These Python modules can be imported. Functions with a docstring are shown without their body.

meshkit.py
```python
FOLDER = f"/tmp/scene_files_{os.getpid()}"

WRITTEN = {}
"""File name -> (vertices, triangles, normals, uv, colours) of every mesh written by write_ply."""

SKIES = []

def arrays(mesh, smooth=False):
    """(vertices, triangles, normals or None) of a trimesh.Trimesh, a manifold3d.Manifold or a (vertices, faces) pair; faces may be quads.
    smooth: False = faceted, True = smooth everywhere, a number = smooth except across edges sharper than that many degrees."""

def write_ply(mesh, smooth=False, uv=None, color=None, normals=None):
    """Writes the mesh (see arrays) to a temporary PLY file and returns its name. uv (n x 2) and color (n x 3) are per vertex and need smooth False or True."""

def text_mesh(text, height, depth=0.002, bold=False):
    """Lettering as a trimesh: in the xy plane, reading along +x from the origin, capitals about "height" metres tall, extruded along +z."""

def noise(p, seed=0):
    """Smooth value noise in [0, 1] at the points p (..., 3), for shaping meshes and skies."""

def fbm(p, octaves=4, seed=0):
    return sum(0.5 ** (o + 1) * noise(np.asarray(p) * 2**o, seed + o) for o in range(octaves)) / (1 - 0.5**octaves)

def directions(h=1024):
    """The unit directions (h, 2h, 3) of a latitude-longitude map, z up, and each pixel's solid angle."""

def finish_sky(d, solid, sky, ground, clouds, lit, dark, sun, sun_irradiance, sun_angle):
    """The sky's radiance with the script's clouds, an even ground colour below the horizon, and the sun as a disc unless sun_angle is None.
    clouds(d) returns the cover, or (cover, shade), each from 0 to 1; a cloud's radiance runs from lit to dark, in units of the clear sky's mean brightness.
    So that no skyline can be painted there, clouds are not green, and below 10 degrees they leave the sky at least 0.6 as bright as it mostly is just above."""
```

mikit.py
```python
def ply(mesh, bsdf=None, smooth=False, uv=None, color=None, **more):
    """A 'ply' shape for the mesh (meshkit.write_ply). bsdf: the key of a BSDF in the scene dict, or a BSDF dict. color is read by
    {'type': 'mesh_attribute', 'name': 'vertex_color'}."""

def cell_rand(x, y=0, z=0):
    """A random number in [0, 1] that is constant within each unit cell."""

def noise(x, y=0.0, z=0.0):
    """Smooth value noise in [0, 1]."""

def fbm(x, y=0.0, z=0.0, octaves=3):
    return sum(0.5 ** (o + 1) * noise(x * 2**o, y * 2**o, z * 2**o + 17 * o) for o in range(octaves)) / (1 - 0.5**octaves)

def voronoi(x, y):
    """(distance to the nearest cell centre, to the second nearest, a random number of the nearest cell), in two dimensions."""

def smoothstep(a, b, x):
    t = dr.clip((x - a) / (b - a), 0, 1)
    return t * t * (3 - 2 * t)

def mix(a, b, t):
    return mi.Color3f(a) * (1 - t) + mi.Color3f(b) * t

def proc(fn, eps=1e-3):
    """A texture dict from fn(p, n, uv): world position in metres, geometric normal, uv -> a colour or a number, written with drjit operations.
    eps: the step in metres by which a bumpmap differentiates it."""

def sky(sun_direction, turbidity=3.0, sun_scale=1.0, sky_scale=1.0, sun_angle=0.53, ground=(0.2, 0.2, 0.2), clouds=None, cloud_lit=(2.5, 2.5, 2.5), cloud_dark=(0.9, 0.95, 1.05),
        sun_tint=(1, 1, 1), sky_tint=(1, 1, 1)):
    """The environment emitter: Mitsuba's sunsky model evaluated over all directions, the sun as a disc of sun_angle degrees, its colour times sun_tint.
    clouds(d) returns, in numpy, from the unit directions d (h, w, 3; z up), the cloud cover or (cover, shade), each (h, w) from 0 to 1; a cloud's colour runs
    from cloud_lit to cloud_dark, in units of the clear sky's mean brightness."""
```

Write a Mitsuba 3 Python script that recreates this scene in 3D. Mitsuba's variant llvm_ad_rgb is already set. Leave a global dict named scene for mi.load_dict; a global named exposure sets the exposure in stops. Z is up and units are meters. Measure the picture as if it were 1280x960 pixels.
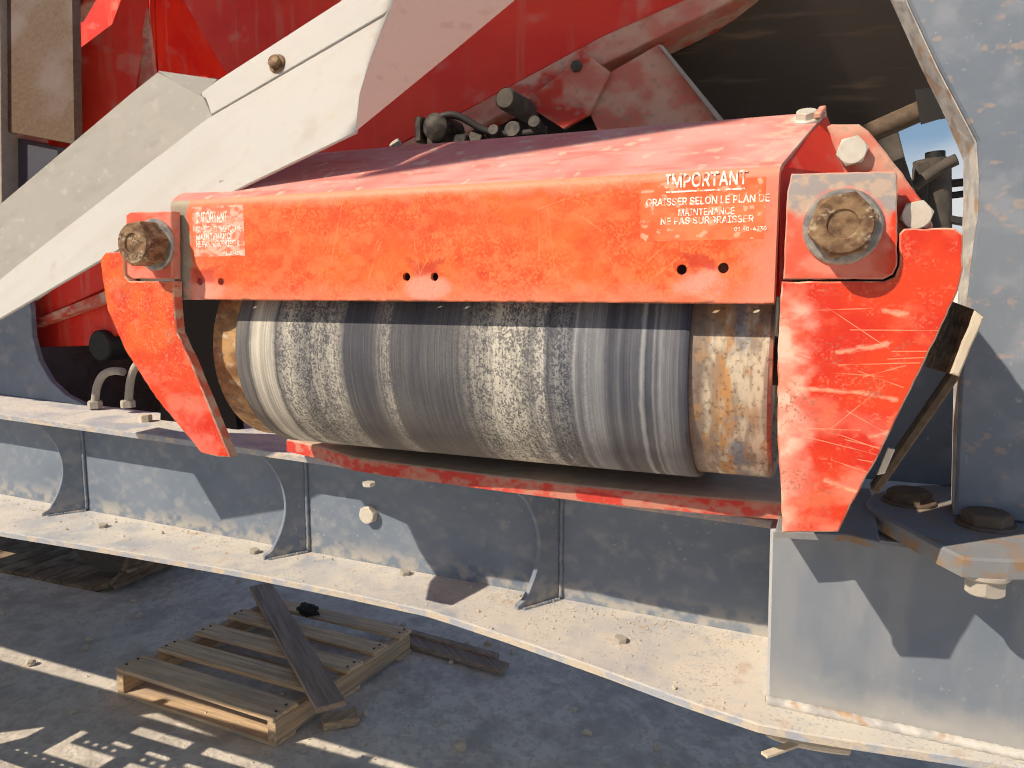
import math
import numpy as np
import trimesh
import manifold3d as m3
import shapely.geometry as sg
import drjit as dr
import mitsuba as mi
import mikit
import meshkit
from mikit import noise, fbm, voronoi, smoothstep, mix, cell_rand

rng = np.random.default_rng(7)
scene = {"type": "scene"}
labels = {}

# ------------------------------------------------------------------ camera, sky, exposure
FPX = 961.0
YAW, PITCH = math.radians(22.65), math.radians(-7.1)
CAM = np.array([0.0, 0.0, 1.6])
FW = np.array([-math.sin(YAW) * math.cos(PITCH), math.cos(YAW) * math.cos(PITCH), math.sin(PITCH)])
RT = np.cross(FW, [0, 0, 1.0]); RT /= np.linalg.norm(RT)
UP = np.cross(RT, FW)
scene["camera"] = {
    "type": "perspective", "fov": math.degrees(2 * math.atan(640 / FPX)), "fov_axis": "x",
    "near_clip": 0.05, "far_clip": 2000.0,
    "to_world": mi.ScalarTransform4f().look_at(origin=CAM.tolist(), target=(CAM + FW).tolist(), up=[0, 0, 1]),
    "film": {"type": "hdrfilm", "width": 1024, "height": 768, "rfilter": {"type": "gaussian"}},
}
SUN = np.array([-0.70, -1.0, 1.04])


def clouds(d):
    e = np.degrees(np.arcsin(np.clip(d[..., 2], -1, 1)))
    band = np.clip((9.5 - e) / 4.0, 0, 1)
    q = d / np.maximum(np.abs(d[..., 2:3]) + 0.25, 0.05)
    n = meshkit.fbm(q * 3.1, 4, 3)
    return np.clip(band * (0.35 + 1.1 * n), 0, 1) * 0.95 + np.clip((n - 0.62) * 3, 0, 0.5) * (1 - band)


scene["sky"] = mikit.sky(SUN.tolist(), turbidity=3, sky_scale=0.68, sun_tint=(0.95, 1.0, 1.10), sky_tint=(1.0, 0.98, 0.96), ground=(0.30, 0.27, 0.23), clouds=clouds, cloud_lit=(3.2, 3.2, 3.2))
exposure = 1.95


# ------------------------------------------------------------------ measuring helpers (design aid: sight lines met with planes of the machine)
def ray(px, py):
    return FW + RT * (px - 640) / FPX - UP * (py - 480) / FPX


def PY(px, py, Y):
    d = ray(px, py); return CAM + d * (Y / d[1])


def PZ(px, py, Z):
    d = ray(px, py); return CAM + d * ((Z - CAM[2]) / d[2])


def PN(px, py, p0, n):
    d = ray(px, py); n = np.asarray(n, float)
    return CAM + d * (np.dot(np.asarray(p0) - CAM, n) / np.dot(d, n))


def pix(p):
    q = np.asarray(p) - CAM
    return np.array([640 + FPX * (q @ RT) / (q @ FW), 480 - FPX * (q @ UP) / (q @ FW)])


def PYs(pts, Y):
    return np.array([PY(a, b, Y) for a, b in pts])


# ------------------------------------------------------------------ mesh helpers
def tri(v, f):
    return trimesh.Trimesh(np.asarray(v, float), np.asarray(f, int), process=False)


def cat(*ms):
    ms = [m for m in ms if m is not None]
    return trimesh.util.concatenate(ms)


def man(mesh):
    return m3.Manifold(m3.Mesh(np.asarray(mesh.vertices, np.float32), np.asarray(mesh.faces, np.uint32)))


def unman(m):
    q = m.to_mesh()
    return tri(q.vert_properties[:, :3], q.tri_verts)


def ear(poly2):
    poly2 = np.asarray(poly2, float)
    n = len(poly2)
    rings = np.array([n], np.uint32)
    import mapbox_earcut as mb
    return np.asarray(mb.triangulate_float64(poly2, rings)).reshape(-1, 3)


def area2(p):
    return 0.5 * np.sum(p[:, 0] * np.roll(p[:, 1], -1) - np.roll(p[:, 0], -1) * p[:, 1])


def inset(p, b):
    """mitred inset of a CCW polygon"""
    e = np.roll(p, -1, 0) - p
    e /= np.maximum(np.linalg.norm(e, axis=1, keepdims=True), 1e-12)
    nrm = np.stack([-e[:, 1], e[:, 0]], 1)
    npv = np.roll(nrm, 1, 0)
    k = npv + nrm
    k /= np.maximum((k * nrm).sum(1, keepdims=True), 0.45)
    return p + k * b


def roughen(p, step, amp):
    """resample a closed 2D outline and shake it a little, as flame-cut and knocked steel edges are"""
    out = []
    for a, b in zip(p, np.roll(p, -1, 0)):
        L = np.linalg.norm(b - a)
        k = max(1, int(L / step))
        d = (b - a) / max(L, 1e-9); nn = np.array([-d[1], d[0]])
        for i in range(k):
            t = i / k
            j = 0 if i == 0 else (rng.random() - 0.5) * 2 * amp
            out.append(a + (b - a) * t + nn * j)
    return np.array(out)


def rounded(p, r, k=4):
    """round every corner of a closed polygon by radius r (clamped)"""
    out = []
    n = len(p)
    for i in range(n):
        a, b, c = p[i - 1], p[i], p[(i + 1) % n]
        u, w = a - b, c - b
        lu, lw = np.linalg.norm(u), np.linalg.norm(w)
        if lu < 1e-6 or lw < 1e-6:
            continue
        t = min(r, lu * 0.4, lw * 0.4)
        s, e = b + u / lu * t, b + w / lw * t
        for q in np.linspace(0, 1, k):
            out.append((1 - q) ** 2 * s + 2 * q * (1 - q) * b + q * q * e)
    return np.array(out)


def plate(pts, thick, bevel=0.0015, rnd=0.0, rough=None, normal=None, sink=None):
    """steel plate: planar outline pts (facing the viewer), extruded away from the viewer, chamfered front edge"""
    pts = np.asarray(pts, float)
    c = pts.mean(0)
    if normal is None:
        nrm = np.zeros(3)
        for a, b in zip(pts, np.roll(pts, -1, 0)):
            nrm += np.cross(a - c, b - c)
        normal = nrm
    normal = np.asarray(normal, float); normal /= np.linalg.norm(normal)
    if np.dot(normal, CAM - c) < 0:
        normal = -normal
    up = np.array([0, 0, 1.0]) if abs(normal[2]) < 0.9 else np.array([0, 1.0, 0])
    ax = np.cross(up, normal); ax /= np.linalg.norm(ax)
    ay = np.cross(normal, ax)
    p = np.stack([(pts - c) @ ax, (pts - c) @ ay], 1)
    if area2(p) < 0:
        p = p[::-1]
    if rnd:
        p = rounded(p, rnd)
    if rough:
        p = roughen(p, *rough)
    n = len(p)
    f = ear(p)
    fa = np.array([area2(p[t]) for t in f])
    f = np.where((fa < 0)[:, None], f[:, ::-1], f)
    pin = inset(p, bevel)
    back = normal * -thick if sink is None else np.asarray(sink, float)
    lift = lambda q, d: c + q[:, :1] * ax + q[:, 1:] * ay + d
    v = np.vstack([lift(pin, 0 * normal), lift(p, -normal * bevel), lift(p, back)])
    faces = [f, f[:, ::-1] + 2 * n]
    i = np.arange(n); j = (i + 1) % n
    for s in (0, n):
        faces.append(np.stack([i + s, i + s + n, j + s + n], 1))
        faces.append(np.stack([i + s, j + s + n, j + s], 1))
    m = tri(v, np.vstack(faces))
    return m


def loft(front, back):
    """solid between two outlines with the same number of points (front one nearer the viewer)"""
    front, back = np.asarray(front, float), np.asarray(back, float)
    c = front.mean(0); nrm = np.zeros(3)
    for a, b in zip(front, np.roll(front, -1, 0)):
        nrm += np.cross(a - c, b - c)
    nrm /= np.linalg.norm(nrm)
    if np.dot(nrm, CAM - c) < 0:
        front, back, nrm = front[::-1], back[::-1], -nrm
    up = np.array([0, 0, 1.0]) if abs(nrm[2]) < 0.9 else np.array([0, 1.0, 0])
    ax = np.cross(up, nrm); ax /= np.linalg.norm(ax); ay = np.cross(nrm, ax)
    f = ear(np.stack([(front - c) @ ax, (front - c) @ ay], 1))
    p = np.stack([(front - c) @ ax, (front - c) @ ay], 1)
    fa = np.array([area2(p[t]) for t in f])
    f = np.where((fa < 0)[:, None], f[:, ::-1], f)
    n = len(front); i = np.arange(n); j = (i + 1) % n
    v = np.vstack([front, back])
    return tri(v, np.vstack([f, f[:, ::-1] + n, np.stack([i, i + n, j + n], 1), np.stack([i, j + n, j], 1)]))


def box(lo, hi, bev=0.0):
    lo, hi = np.asarray(lo, float), np.asarray(hi, float)
    b = trimesh.creation.box(extents=hi - lo)
    b.apply_translation((lo + hi) / 2)
    if bev:
        s = (hi - lo)
        pts = []
        for sx in (-1, 1):
            for sy in (-1, 1):
                for sz in (-1, 1):
                    cc = (lo + hi) / 2 + s / 2 * [sx, sy, sz]
                    for k in range(3):
                        q = cc - np.array([sx, sy, sz]) * bev; q[k] = cc[k]; pts.append(q)
        b = trimesh.convex.convex_hull(np.array(pts))
    return tri(b.vertices, b.faces)


def frame_of(d):
    d = np.asarray(d, float); d = d / np.linalg.norm(d)
    u = np.array([0, 0, 1.0]) if abs(d[2]) < 0.9 else np.array([1.0, 0, 0])
    x = np.cross(u, d); x /= np.linalg.norm(x)
    return x, np.cross(d, x), d


def beam_box(a, b, w, h, bev=0.002, up=None):
    """a rectangular bar from a to b, w across, h high"""
    a, b = np.asarray(a, float), np.asarray(b, float)
    d = b - a; L = np.linalg.norm(d); d /= L
    u = np.array([0, 0, 1.0]) if up is None else np.asarray(up, float)
    x = np.cross(d, u); x /= np.linalg.norm(x); y = np.cross(x, d)
    m = box([0, -w / 2, -h / 2], [L, w / 2, h / 2], bev)
    M = np.eye(4); M[:3, 0], M[:3, 1], M[:3, 2], M[:3, 3] = d, np.cross(y, d), y, a
    m.apply_transform(M)
    return m


def tube(path, r, n=14):
    """round bar or hose along a polyline (r may be per point), closed ends"""
    path = np.asarray(path, float); r = np.broadcast_to(r, len(path))
    t = np.gradient(path, axis=0); t /= np.linalg.norm(t, axis=1, keepdims=True)
    x, _, _ = frame_of(t[0]); rings = []
    for p, d, rr in zip(path, t, r):
        x = x - d * (x @ d); x /= np.linalg.norm(x); y = np.cross(d, x)
        a = np.linspace(0, 2 * np.pi, n, endpoint=False)
        rings.append(p + rr * (np.cos(a)[:, None] * x + np.sin(a)[:, None] * y))
    v = np.vstack(rings + [path[:1], path[-1:]]); f = []
    k = len(path)
    for s in range(k - 1):
        for i in range(n):
            j = (i + 1) % n
            f += [[s * n + i, s * n + j, (s + 1) * n + j], [s * n + i, (s + 1) * n + j, (s + 1) * n + i]]
    for i in range(n):
        j = (i + 1) % n
        f += [[k * n, j, i], [k * n + 1, (k - 1) * n + i, (k - 1) * n + j]]
    return tri(v, f)


def smooth_path(pts, k=6):
    from scipy.interpolate import CubicSpline
    pts = np.asarray(pts, float)
    s = np.r_[0, np.cumsum(np.linalg.norm(np.diff(pts, axis=0), axis=1))]
    return CubicSpline(s, pts)(np.linspace(0, s[-1], k * len(pts)))


def lathe(profile, n=48, axis="x", centre=(0, 0, 0)):
    """profile [(along, radius)...] spun about an axis"""
    profile = np.asarray(profile, float)
    a = np.linspace(0, 2 * np.pi, n, endpoint=False)
    k = len(profile); v = []
    for h, r in profile:
        c, s = r * np.cos(a), r * np.sin(a)
        v.append(np.stack({"x": [np.full(n, h), c, s], "y": [s, np.full(n, h), c], "z": [c, s, np.full(n, h)]}[axis], 1))
    v = np.vstack(v); f = []
    for q in range(k - 1):
        for i in range(n):
            j = (i + 1) % n
            f += [[q * n + i, q * n + j, (q + 1) * n + j], [q * n + i, (q + 1) * n + j, (q + 1) * n + i]]
    m = tri(v + np.asarray(centre, float), f)
    if m.volume < 0:
        m.invert()
    return m


def hex_head(centre, direction, r, h, turn=0.0, dish=True):
    """hexagon bolt head or nut: base centre, outward direction, circumradius, height; chamfered corners"""
    a = np.radians(np.arange(0, 360, 60)) + turn
    cs = m3.CrossSection([np.stack([np.cos(a), np.sin(a)], 1) * r])
    prism = cs.extrude(h)
    prof = m3.CrossSection([np.array([[0, 0], [r * 1.02, 0], [r * 1.02, h * 0.78], [r * 0.83, h], [0, h]])])
    body = prism ^ m3.Manifold.revolve(prof, 40)
    if dish:
        body = body - m3.Manifold.cylinder(h * 0.2, r * 0.42, r * 0.5, 24).translate([0, 0, h * 0.93])
    m = unman(body)
    x, y, d = frame_of(direction)
    M = np.eye(4); M[:3, 0], M[:3, 1], M[:3, 2], M[:3, 3] = x, y, d, centre
    m.apply_transform(M)
    return m


def washer(centre, direction, r, ri, h):
    m = unman(m3.Manifold.revolve(m3.CrossSection([np.array([[ri, 0], [r, 0], [r, h * 0.6], [r - h * 0.4, h], [ri, h]])]), 40))
    x, y, d = frame_of(direction)
    M = np.eye(4); M[:3, 0], M[:3, 1], M[:3, 2], M[:3, 3] = x, y, d, centre
    m.apply_transform(M)
    return m


def obj(key, mesh, mat, smooth=False, **more):
    n, k = 0, key
    while k in scene:
        n += 1; k = f"{key}_{n:03d}"
    scene[k] = mikit.ply(mesh, mat, smooth, **more)
    return k


def tag(key, label=None, cat=None, group=None, kind=None):
    d = labels.setdefault(key, {})
    for a, b in (("label", label), ("category", cat), ("group", group), ("kind", kind)):
        if b:
            d[a] = b
    return key


# ------------------------------------------------------------------ materials
def mat(name, color, rough=0.6, spec=0.35, metallic=0.0, bump=None, bump_eps=5e-4, **more):
    def tex(v):
        return mikit.proc(v) if callable(v) else ({"type": "rgb", "value": list(v)} if isinstance(v, (tuple, list)) else v)
    b = {"type": "principled", "base_color": tex(color), "roughness": tex(rough), "specular": spec, "metallic": metallic, **more}
    if bump:
        b = {"type": "bumpmap", "arbitrary": mikit.proc(bump, eps=bump_eps), "scale": 1.0, "bsdf": b}
    scene[name] = {"type": "twosided", "bsdf": b}
    return name


def C3(a, b, c):
    return mi.Color3f(a, b, c)


def F(p, s, o=3, seed=0.0):
    return fbm(p.x * s + seed, p.y * s + 1.7 * seed, p.z * s - seed, o)


def scratches(x, z, segs, w=0.0007):
    """thin scratches drawn between given points, broken up along their length"""
    m = mi.Float(0)
    for (ax, az, bx, bz) in segs:
        dx, dz = bx - ax, bz - az
        t = dr.clip(((x - ax) * dx + (z - az) * dz) / (dx * dx + dz * dz), 0, 1)
        d = dr.sqrt(dr.square(x - ax - t * dx) + dr.square(z - az - t * dz))
        m = dr.maximum(m, 1 - smoothstep(w * 0.3, w * 1.3, d))
    return m * (0.35 + 0.65 * smoothstep(0.25, 0.6, noise(x * 90, z * 90, 3.0)))


def rand_segs(n, x0, x1, z0, z1, lo, hi, seed, ang=None):
    r = np.random.default_rng(seed); out = []
    for _ in range(n):
        a = r.uniform(0, np.pi) if ang is None else r.normal(*ang)
        L = r.uniform(lo, hi); x, z = r.uniform(x0, x1), r.uniform(z0, z1)
        out.append((x, z, x + L * math.cos(a), z + L * math.sin(a)))
    return out


def edge_of(n):
    """1 on the cut edges and chamfers of plates that face -y"""
    return 1 - smoothstep(0.90, 0.985, dr.abs(n.y))


SEG_G = rand_segs(14, -0.85, -0.10, 1.60, 1.71, 0.015, 0.09, 3, (1.3, 0.6))


def guard_colour(p, n, uv):
    a = F(p, 13, 5); b = F(p, 55, 5, 3.0); c = fbm(p.x * 420, p.z * 380, p.y * 300, 3); m = F(p, 26, 5, 11.0)
    col = mix((0.63, 0.070, 0.014), (0.68, 0.125, 0.020), smoothstep(0.25, 0.75, a))
    col = mix(col, (0.54, 0.046, 0.012), smoothstep(0.45, 0.85, b) * 0.6)
    col = mix(col, (0.70, 0.20, 0.055), smoothstep(0.40, 0.76, c) * smoothstep(0.22, 0.62, m) * 0.70)
    col = mix(col, (0.71, 0.21, 0.075), smoothstep(0.42, 0.8, F(p, 60, 6, 27.0)) * 0.5)
    low = 1 - smoothstep(1.580, 1.630, p.z + 0.04 * (b - 0.3))                # dusty pink band along the lower edge
    col = mix(col, (0.72, 0.24, 0.16), low * 0.6)
    top = smoothstep(1.706, 1.726, p.z + 0.016 * (b - 0.5))
    col = mix(col, (0.74, 0.30, 0.18), top * 0.75)
    right = smoothstep(-0.115, -0.062, p.x + 0.05 * (b - 0.5))
    col = mix(col, (0.76, 0.26, 0.19), right * 0.7)
    left = 1 - smoothstep(-0.885, -0.80, p.x + 0.06 * (a - 0.5) + 0.03 * (b - 0.5))
    col = mix(col, (0.72, 0.20, 0.12), left * 0.5)
    bare = 1 - smoothstep(-0.8755, -0.8705, p.x + 0.016 * (b - 0.5) + 0.006 * (c - 0.5))
    col = mix(col, mix((0.40, 0.33, 0.22), (0.25, 0.235, 0.20), b), bare)
    for hx, hz, r in ((-0.85, 1.60, 0.03), (-0.48, 1.607, 0.026), (-0.14, 1.612, 0.022)):   # rubbed dusty patch below the holes, deeper red above
        d = dr.sqrt(dr.square((p.x - hx) / 1.6) + dr.square(p.z - hz + 0.006)) + 0.022 * (b - 0.5) + 0.010 * (c - 0.5)
        col = mix(col, (0.78, 0.32, 0.25), (1 - smoothstep(r * 0.35, r, d)) * 0.75)
        d2 = dr.maximum(dr.abs(p.x - hx) / 1.5, dr.abs(p.z - hz - 0.018) * 1.5) + 0.022 * (b - 0.5) + 0.008 * (c - 0.5)
        col = mix(col, (0.48, 0.030, 0.012), (1 - smoothstep(r * 0.25, r * 0.7, d2)) * 0.75)
    sc = scratches(p.x, p.z, SEG_G, 0.0005)
    col = mix(col, (0.80, 0.36, 0.18), sc * 0.5)
    speck = smoothstep(0.66, 0.80, noise(p.x * 700, p.z * 700, p.y * 400)) * smoothstep(0.45, 0.7, F(p, 20, 4, 5.0))
    col = mix(col, (0.36, 0.04, 0.015), speck * 0.2)
    hem = (1 - smoothstep(1.5845, 1.5885, p.z + 0.006 * (b - 0.3))) * smoothstep(0.40, 0.60, F(p, 80, 4, 41.0))
    col = mix(col, (0.20, 0.075, 0.035), hem * 0.75)
    return col


SEG_R = rand_segs(16, -0.03, 0.07, 1.42, 1.62, 0.03, 0.10, 11, (-0.12, 0.25)) + rand_segs(4, -0.02, 0.10, 1.42, 1.62, 0.03, 0.07, 12)
SMEAR = [(-0.030, 1.497, 0.030, 1.494), (0.030, 1.494, 0.062, 1.489), (0.005, 1.535, 0.050, 1.545), (0.045, 1.578, 0.066, 1.574), (0.04, 1.45, 0.06, 1.457), (0.0, 1.40, 0.03, 1.392)]


def smears(x, z):
    m = mi.Float(0)
    for (ax, az, bx, bz) in SMEAR:
        dx, dz = bx - ax, bz - az
        t = dr.clip(((x - ax) * dx + (z - az) * dz) / (dx * dx + dz * dz), 0, 1)
        d = dr.sqrt(dr.square(x - ax - t * dx) + dr.square(z - az - t * dz))
        m = dr.maximum(m, 1 - smoothstep(0.0005, 0.0048, d + 0.006 * (fbm(x * 120, z * 260, 2.0, 4) - 0.35)))
    return m


def bracket_colour(p, n, uv):
    a = F(p, 18, 5); b = F(p, 64, 5, 4.0); c = fbm(p.x * 420, p.z * 420, p.y * 300, 3)
    right = smoothstep(-0.3, -0.2, p.x)
    col = mix((0.56, 0.024, 0.009), (0.64, 0.050, 0.012), smoothstep(0.3, 0.7, a))
    orange = mix((0.66, 0.105, 0.018), (0.60, 0.045, 0.013), smoothstep(0.38, 0.66, F(p, 34, 5, 2.0)))
    orange = mix(orange, (0.72, 0.24, 0.12), smoothstep(0.52, 0.76, c) * 0.4)
    col = mix(orange, col, dr.maximum(right, 1 - smoothstep(1.45, 1.54, p.z + 0.06 * (b - 0.5))))
    edge = (1 - smoothstep(-0.046, -0.014, p.x + 0.05 * (a - 0.5) + 0.03 * (b - 0.5))) * right * (1 - smoothstep(1.55, 1.61, p.z + 0.04 * (b - 0.5)))
    col = mix(col, mix((0.80, 0.56, 0.44), (0.76, 0.36, 0.27), smoothstep(0.4, 0.65, b)), edge * 0.85)
    pale = smoothstep(0.42, 0.66, F(p, 30, 6, 9.0)) * (1 - smoothstep(1.41, 1.52, p.z + 0.05 * (a - 0.5)))
    col = mix(col, (0.72, 0.22, 0.16), pale * 0.6)
    pale2 = smoothstep(0.54, 0.74, F(p, 30, 6, 15.0))
    col = mix(col, (0.72, 0.22, 0.12), pale2 * 0.4)
    fine = smoothstep(0.5, 0.8, c) * smoothstep(0.40, 0.62, b)
    col = mix(col, (0.74, 0.22, 0.13), fine * 0.4)
    col = mix(col, (0.84, 0.50, 0.34), smears(p.x, p.z) * 0.5)
    s = scratches(p.x, p.z, SEG_R, 0.00055)
    col = mix(col, (0.82, 0.42, 0.24), s * 0.5)
    e = edge_of(n)
    col = mix(col, mix((0.58, 0.42, 0.30), (0.62, 0.16, 0.10), smoothstep(0.4, 0.6, b)), e * 0.85)
    chip = smoothstep(0.68, 0.78, noise(p.x * 480, p.z * 480, p.y * 200)) * smoothstep(0.52, 0.70, F(p, 30, 4, 21.0))
    return mix(col, (0.32, 0.11, 0.07), chip * 0.6)


def bolt_plate_colour(p, n, uv):
    a = F(p, 40, 4); b = F(p, 120, 3, 4.0)
    right = smoothstep(-0.3, -0.2, p.x)
    col = mix((0.62, 0.10, 0.055), (0.70, 0.20, 0.14), smoothstep(0.35, 0.62, a))
    worn = smoothstep(1.668, 1.682, p.z + 0.02 * (a - 0.5)) * right
    d = dr.sqrt(dr.square(p.x - 0.004) + dr.square(p.z - 1.661))
    worn = worn * smoothstep(0.034, 0.042, d + 0.01 * (b - 0.5))
    col = mix(col, mix((0.30, 0.31, 0.31), (0.46, 0.38, 0.30), smoothstep(0.4, 0.62, b)), worn * 0.92)
    corner = smoothstep(0.044, 0.05, p.x + 0.01 * (b - 0.5)) * (1 - smoothstep(1.672, 1.678, p.z)) * right
    col = mix(col, (0.66, 0.045, 0.012), corner)
    e = edge_of(n)
    return mix(col, mix((0.55, 0.42, 0.32), (0.6, 0.15, 0.1), b), e * 0.7)


def red_colour(p, n, uv):
    """machine red under dust, run marks down the face"""
    a = F(p, 9, 4); b = fbm(p.x * 55, p.y * 55, p.z * 4, 3)
    col = mix((0.68, 0.022, 0.010), (0.74, 0.042, 0.014), smoothstep(0.3, 0.7, a))
    col = mix(col, (0.60, 0.17, 0.11), smoothstep(0.52, 0.80, b) * 0.40)
    up = smoothstep(0.5, 0.9, n.z)
    col = mix(col, (0.60, 0.36, 0.27), dr.clip(up * 0.75 + smoothstep(0.58, 0.80, F(p, 16, 6, 7.0)) * 0.35, 0, 1))
    return col


def dusty_red_colour(p, n, uv):
    a = F(p, 22, 4); b = F(p, 90, 3, 2.0)
    col = mix((0.55, 0.17, 0.12), (0.58, 0.34, 0.25), smoothstep(0.35, 0.6, a))
    col = mix(col, (0.54, 0.035, 0.018), smoothstep(0.55, 0.70, F(p, 17, 4, 5.0)) * 0.9)
    return mix(col, (0.34, 0.24, 0.18), smoothstep(0.58, 0.75, b) * 0.5)


def hood_top_colour(p, n, uv):
    a = F(p, 14, 4); b = F(p, 70, 4, 2.0)
    col = mix((0.58, 0.20, 0.17), (0.62, 0.31, 0.27), smoothstep(0.30, 0.70, a))
    col = mix(col, (0.54, 0.07, 0.04), smoothstep(0.52, 0.80, fbm(p.x * 14, p.y * 60, p.z * 60, 6)) * 0.45)
    col = mix(col, (0.60, 0.46, 0.36), smoothstep(0.60, 0.75, b) * 0.6)
    c = smoothstep(-0.11, -0.07, p.x + 0.03 * (b - 0.5))
    return mix(col, (0.50, 0.42, 0.32), c * 0.55 * smoothstep(0.4, 0.6, b))


def lip_colour(p, n, uv):
    a = F(p, 30, 5); b = F(p, 75, 5, 5.0)
    red = mix((0.48, 0.025, 0.018), (0.54, 0.075, 0.05), a)
    dust = mix((0.42, 0.27, 0.20), (0.48, 0.20, 0.145), b)
    k = smoothstep(0.36, 0.66, b + 0.4 * (a - 0.5)) * 0.8
    up = smoothstep(0.4, 0.9, n.z)
    return mix(mix(red, dust, k), mix((0.42, 0.34, 0.26), (0.54, 0.45, 0.35), b), up * 0.9)


def chips(p, s=1.0):
    """pale chips knocked out of the paint"""
    n1 = fbm(p.x * 170 * s, p.y * 170 * s, p.z * 120 * s, 4)
    return smoothstep(0.68, 0.78, n1) * smoothstep(0.42, 0.70, F(p, 9, 3, 31.0))


def chassis_colour(p, n, uv):
    a = F(p, 7, 4); b = F(p, 45, 4, 3.0)
    col = mix((0.138, 0.176, 0.232), (0.172, 0.208, 0.262), smoothstep(0.3, 0.7, a))
    col = mix(col, (0.27, 0.285, 0.31), smoothstep(0.46, 0.80, b) * 0.40)
    low = 1 - smoothstep(0.012, 0.060, p.z - (1.032 - 0.0235 * p.x) + 0.05 * (b - 0.5))
    col = mix(col, (0.50, 0.45, 0.37), dr.clip(low, 0, 1) * smoothstep(0.36, 0.66, b) * 0.6)
    col = mix(col, (0.46, 0.46, 0.46), chips(p) * 0.4)
    splash = smoothstep(0.56, 0.76, F(p, 24, 5, 12.0)) * 0.30
    return mix(col, (0.38, 0.375, 0.37), splash)


def flange_colour(p, n, uv):
    a = F(p, 9, 5); b = F(p, 55, 5, 3.0); c = F(p, 17, 6, 8.0)
    col = mix((0.33, 0.355, 0.395), (0.46, 0.455, 0.445), smoothstep(0.35, 0.6, a))
    col = mix(col, mix((0.60, 0.57, 0.50), (0.50, 0.48, 0.44), b), smoothstep(0.34, 0.60, c) * 0.85)
    inner = smoothstep(-0.02, 0.10, p.x + 0.25) * (1 - smoothstep(0.0, 0.2, p.x + 0.02))
    col = mix(col, (0.62, 0.57, 0.48), dr.clip(inner, 0, 1) * smoothstep(0.3, 0.5, b) * 0.6)
    col = mix(col, (0.42, 0.27, 0.17), smoothstep(0.62, 0.80, F(p, 30, 6, 14.0)) * 0.4)
    up = smoothstep(0.5, 0.9, n.z)
    side = mix((0.33, 0.35, 0.39), (0.48, 0.42, 0.34), smoothstep(0.4, 0.6, b))
    col = mix(side, col, up)
    return mix(col, (0.24, 0.24, 0.25), smoothstep(0.70, 0.80, noise(p.x * 330, p.y * 330, p.z * 330)) * 0.4)


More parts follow.
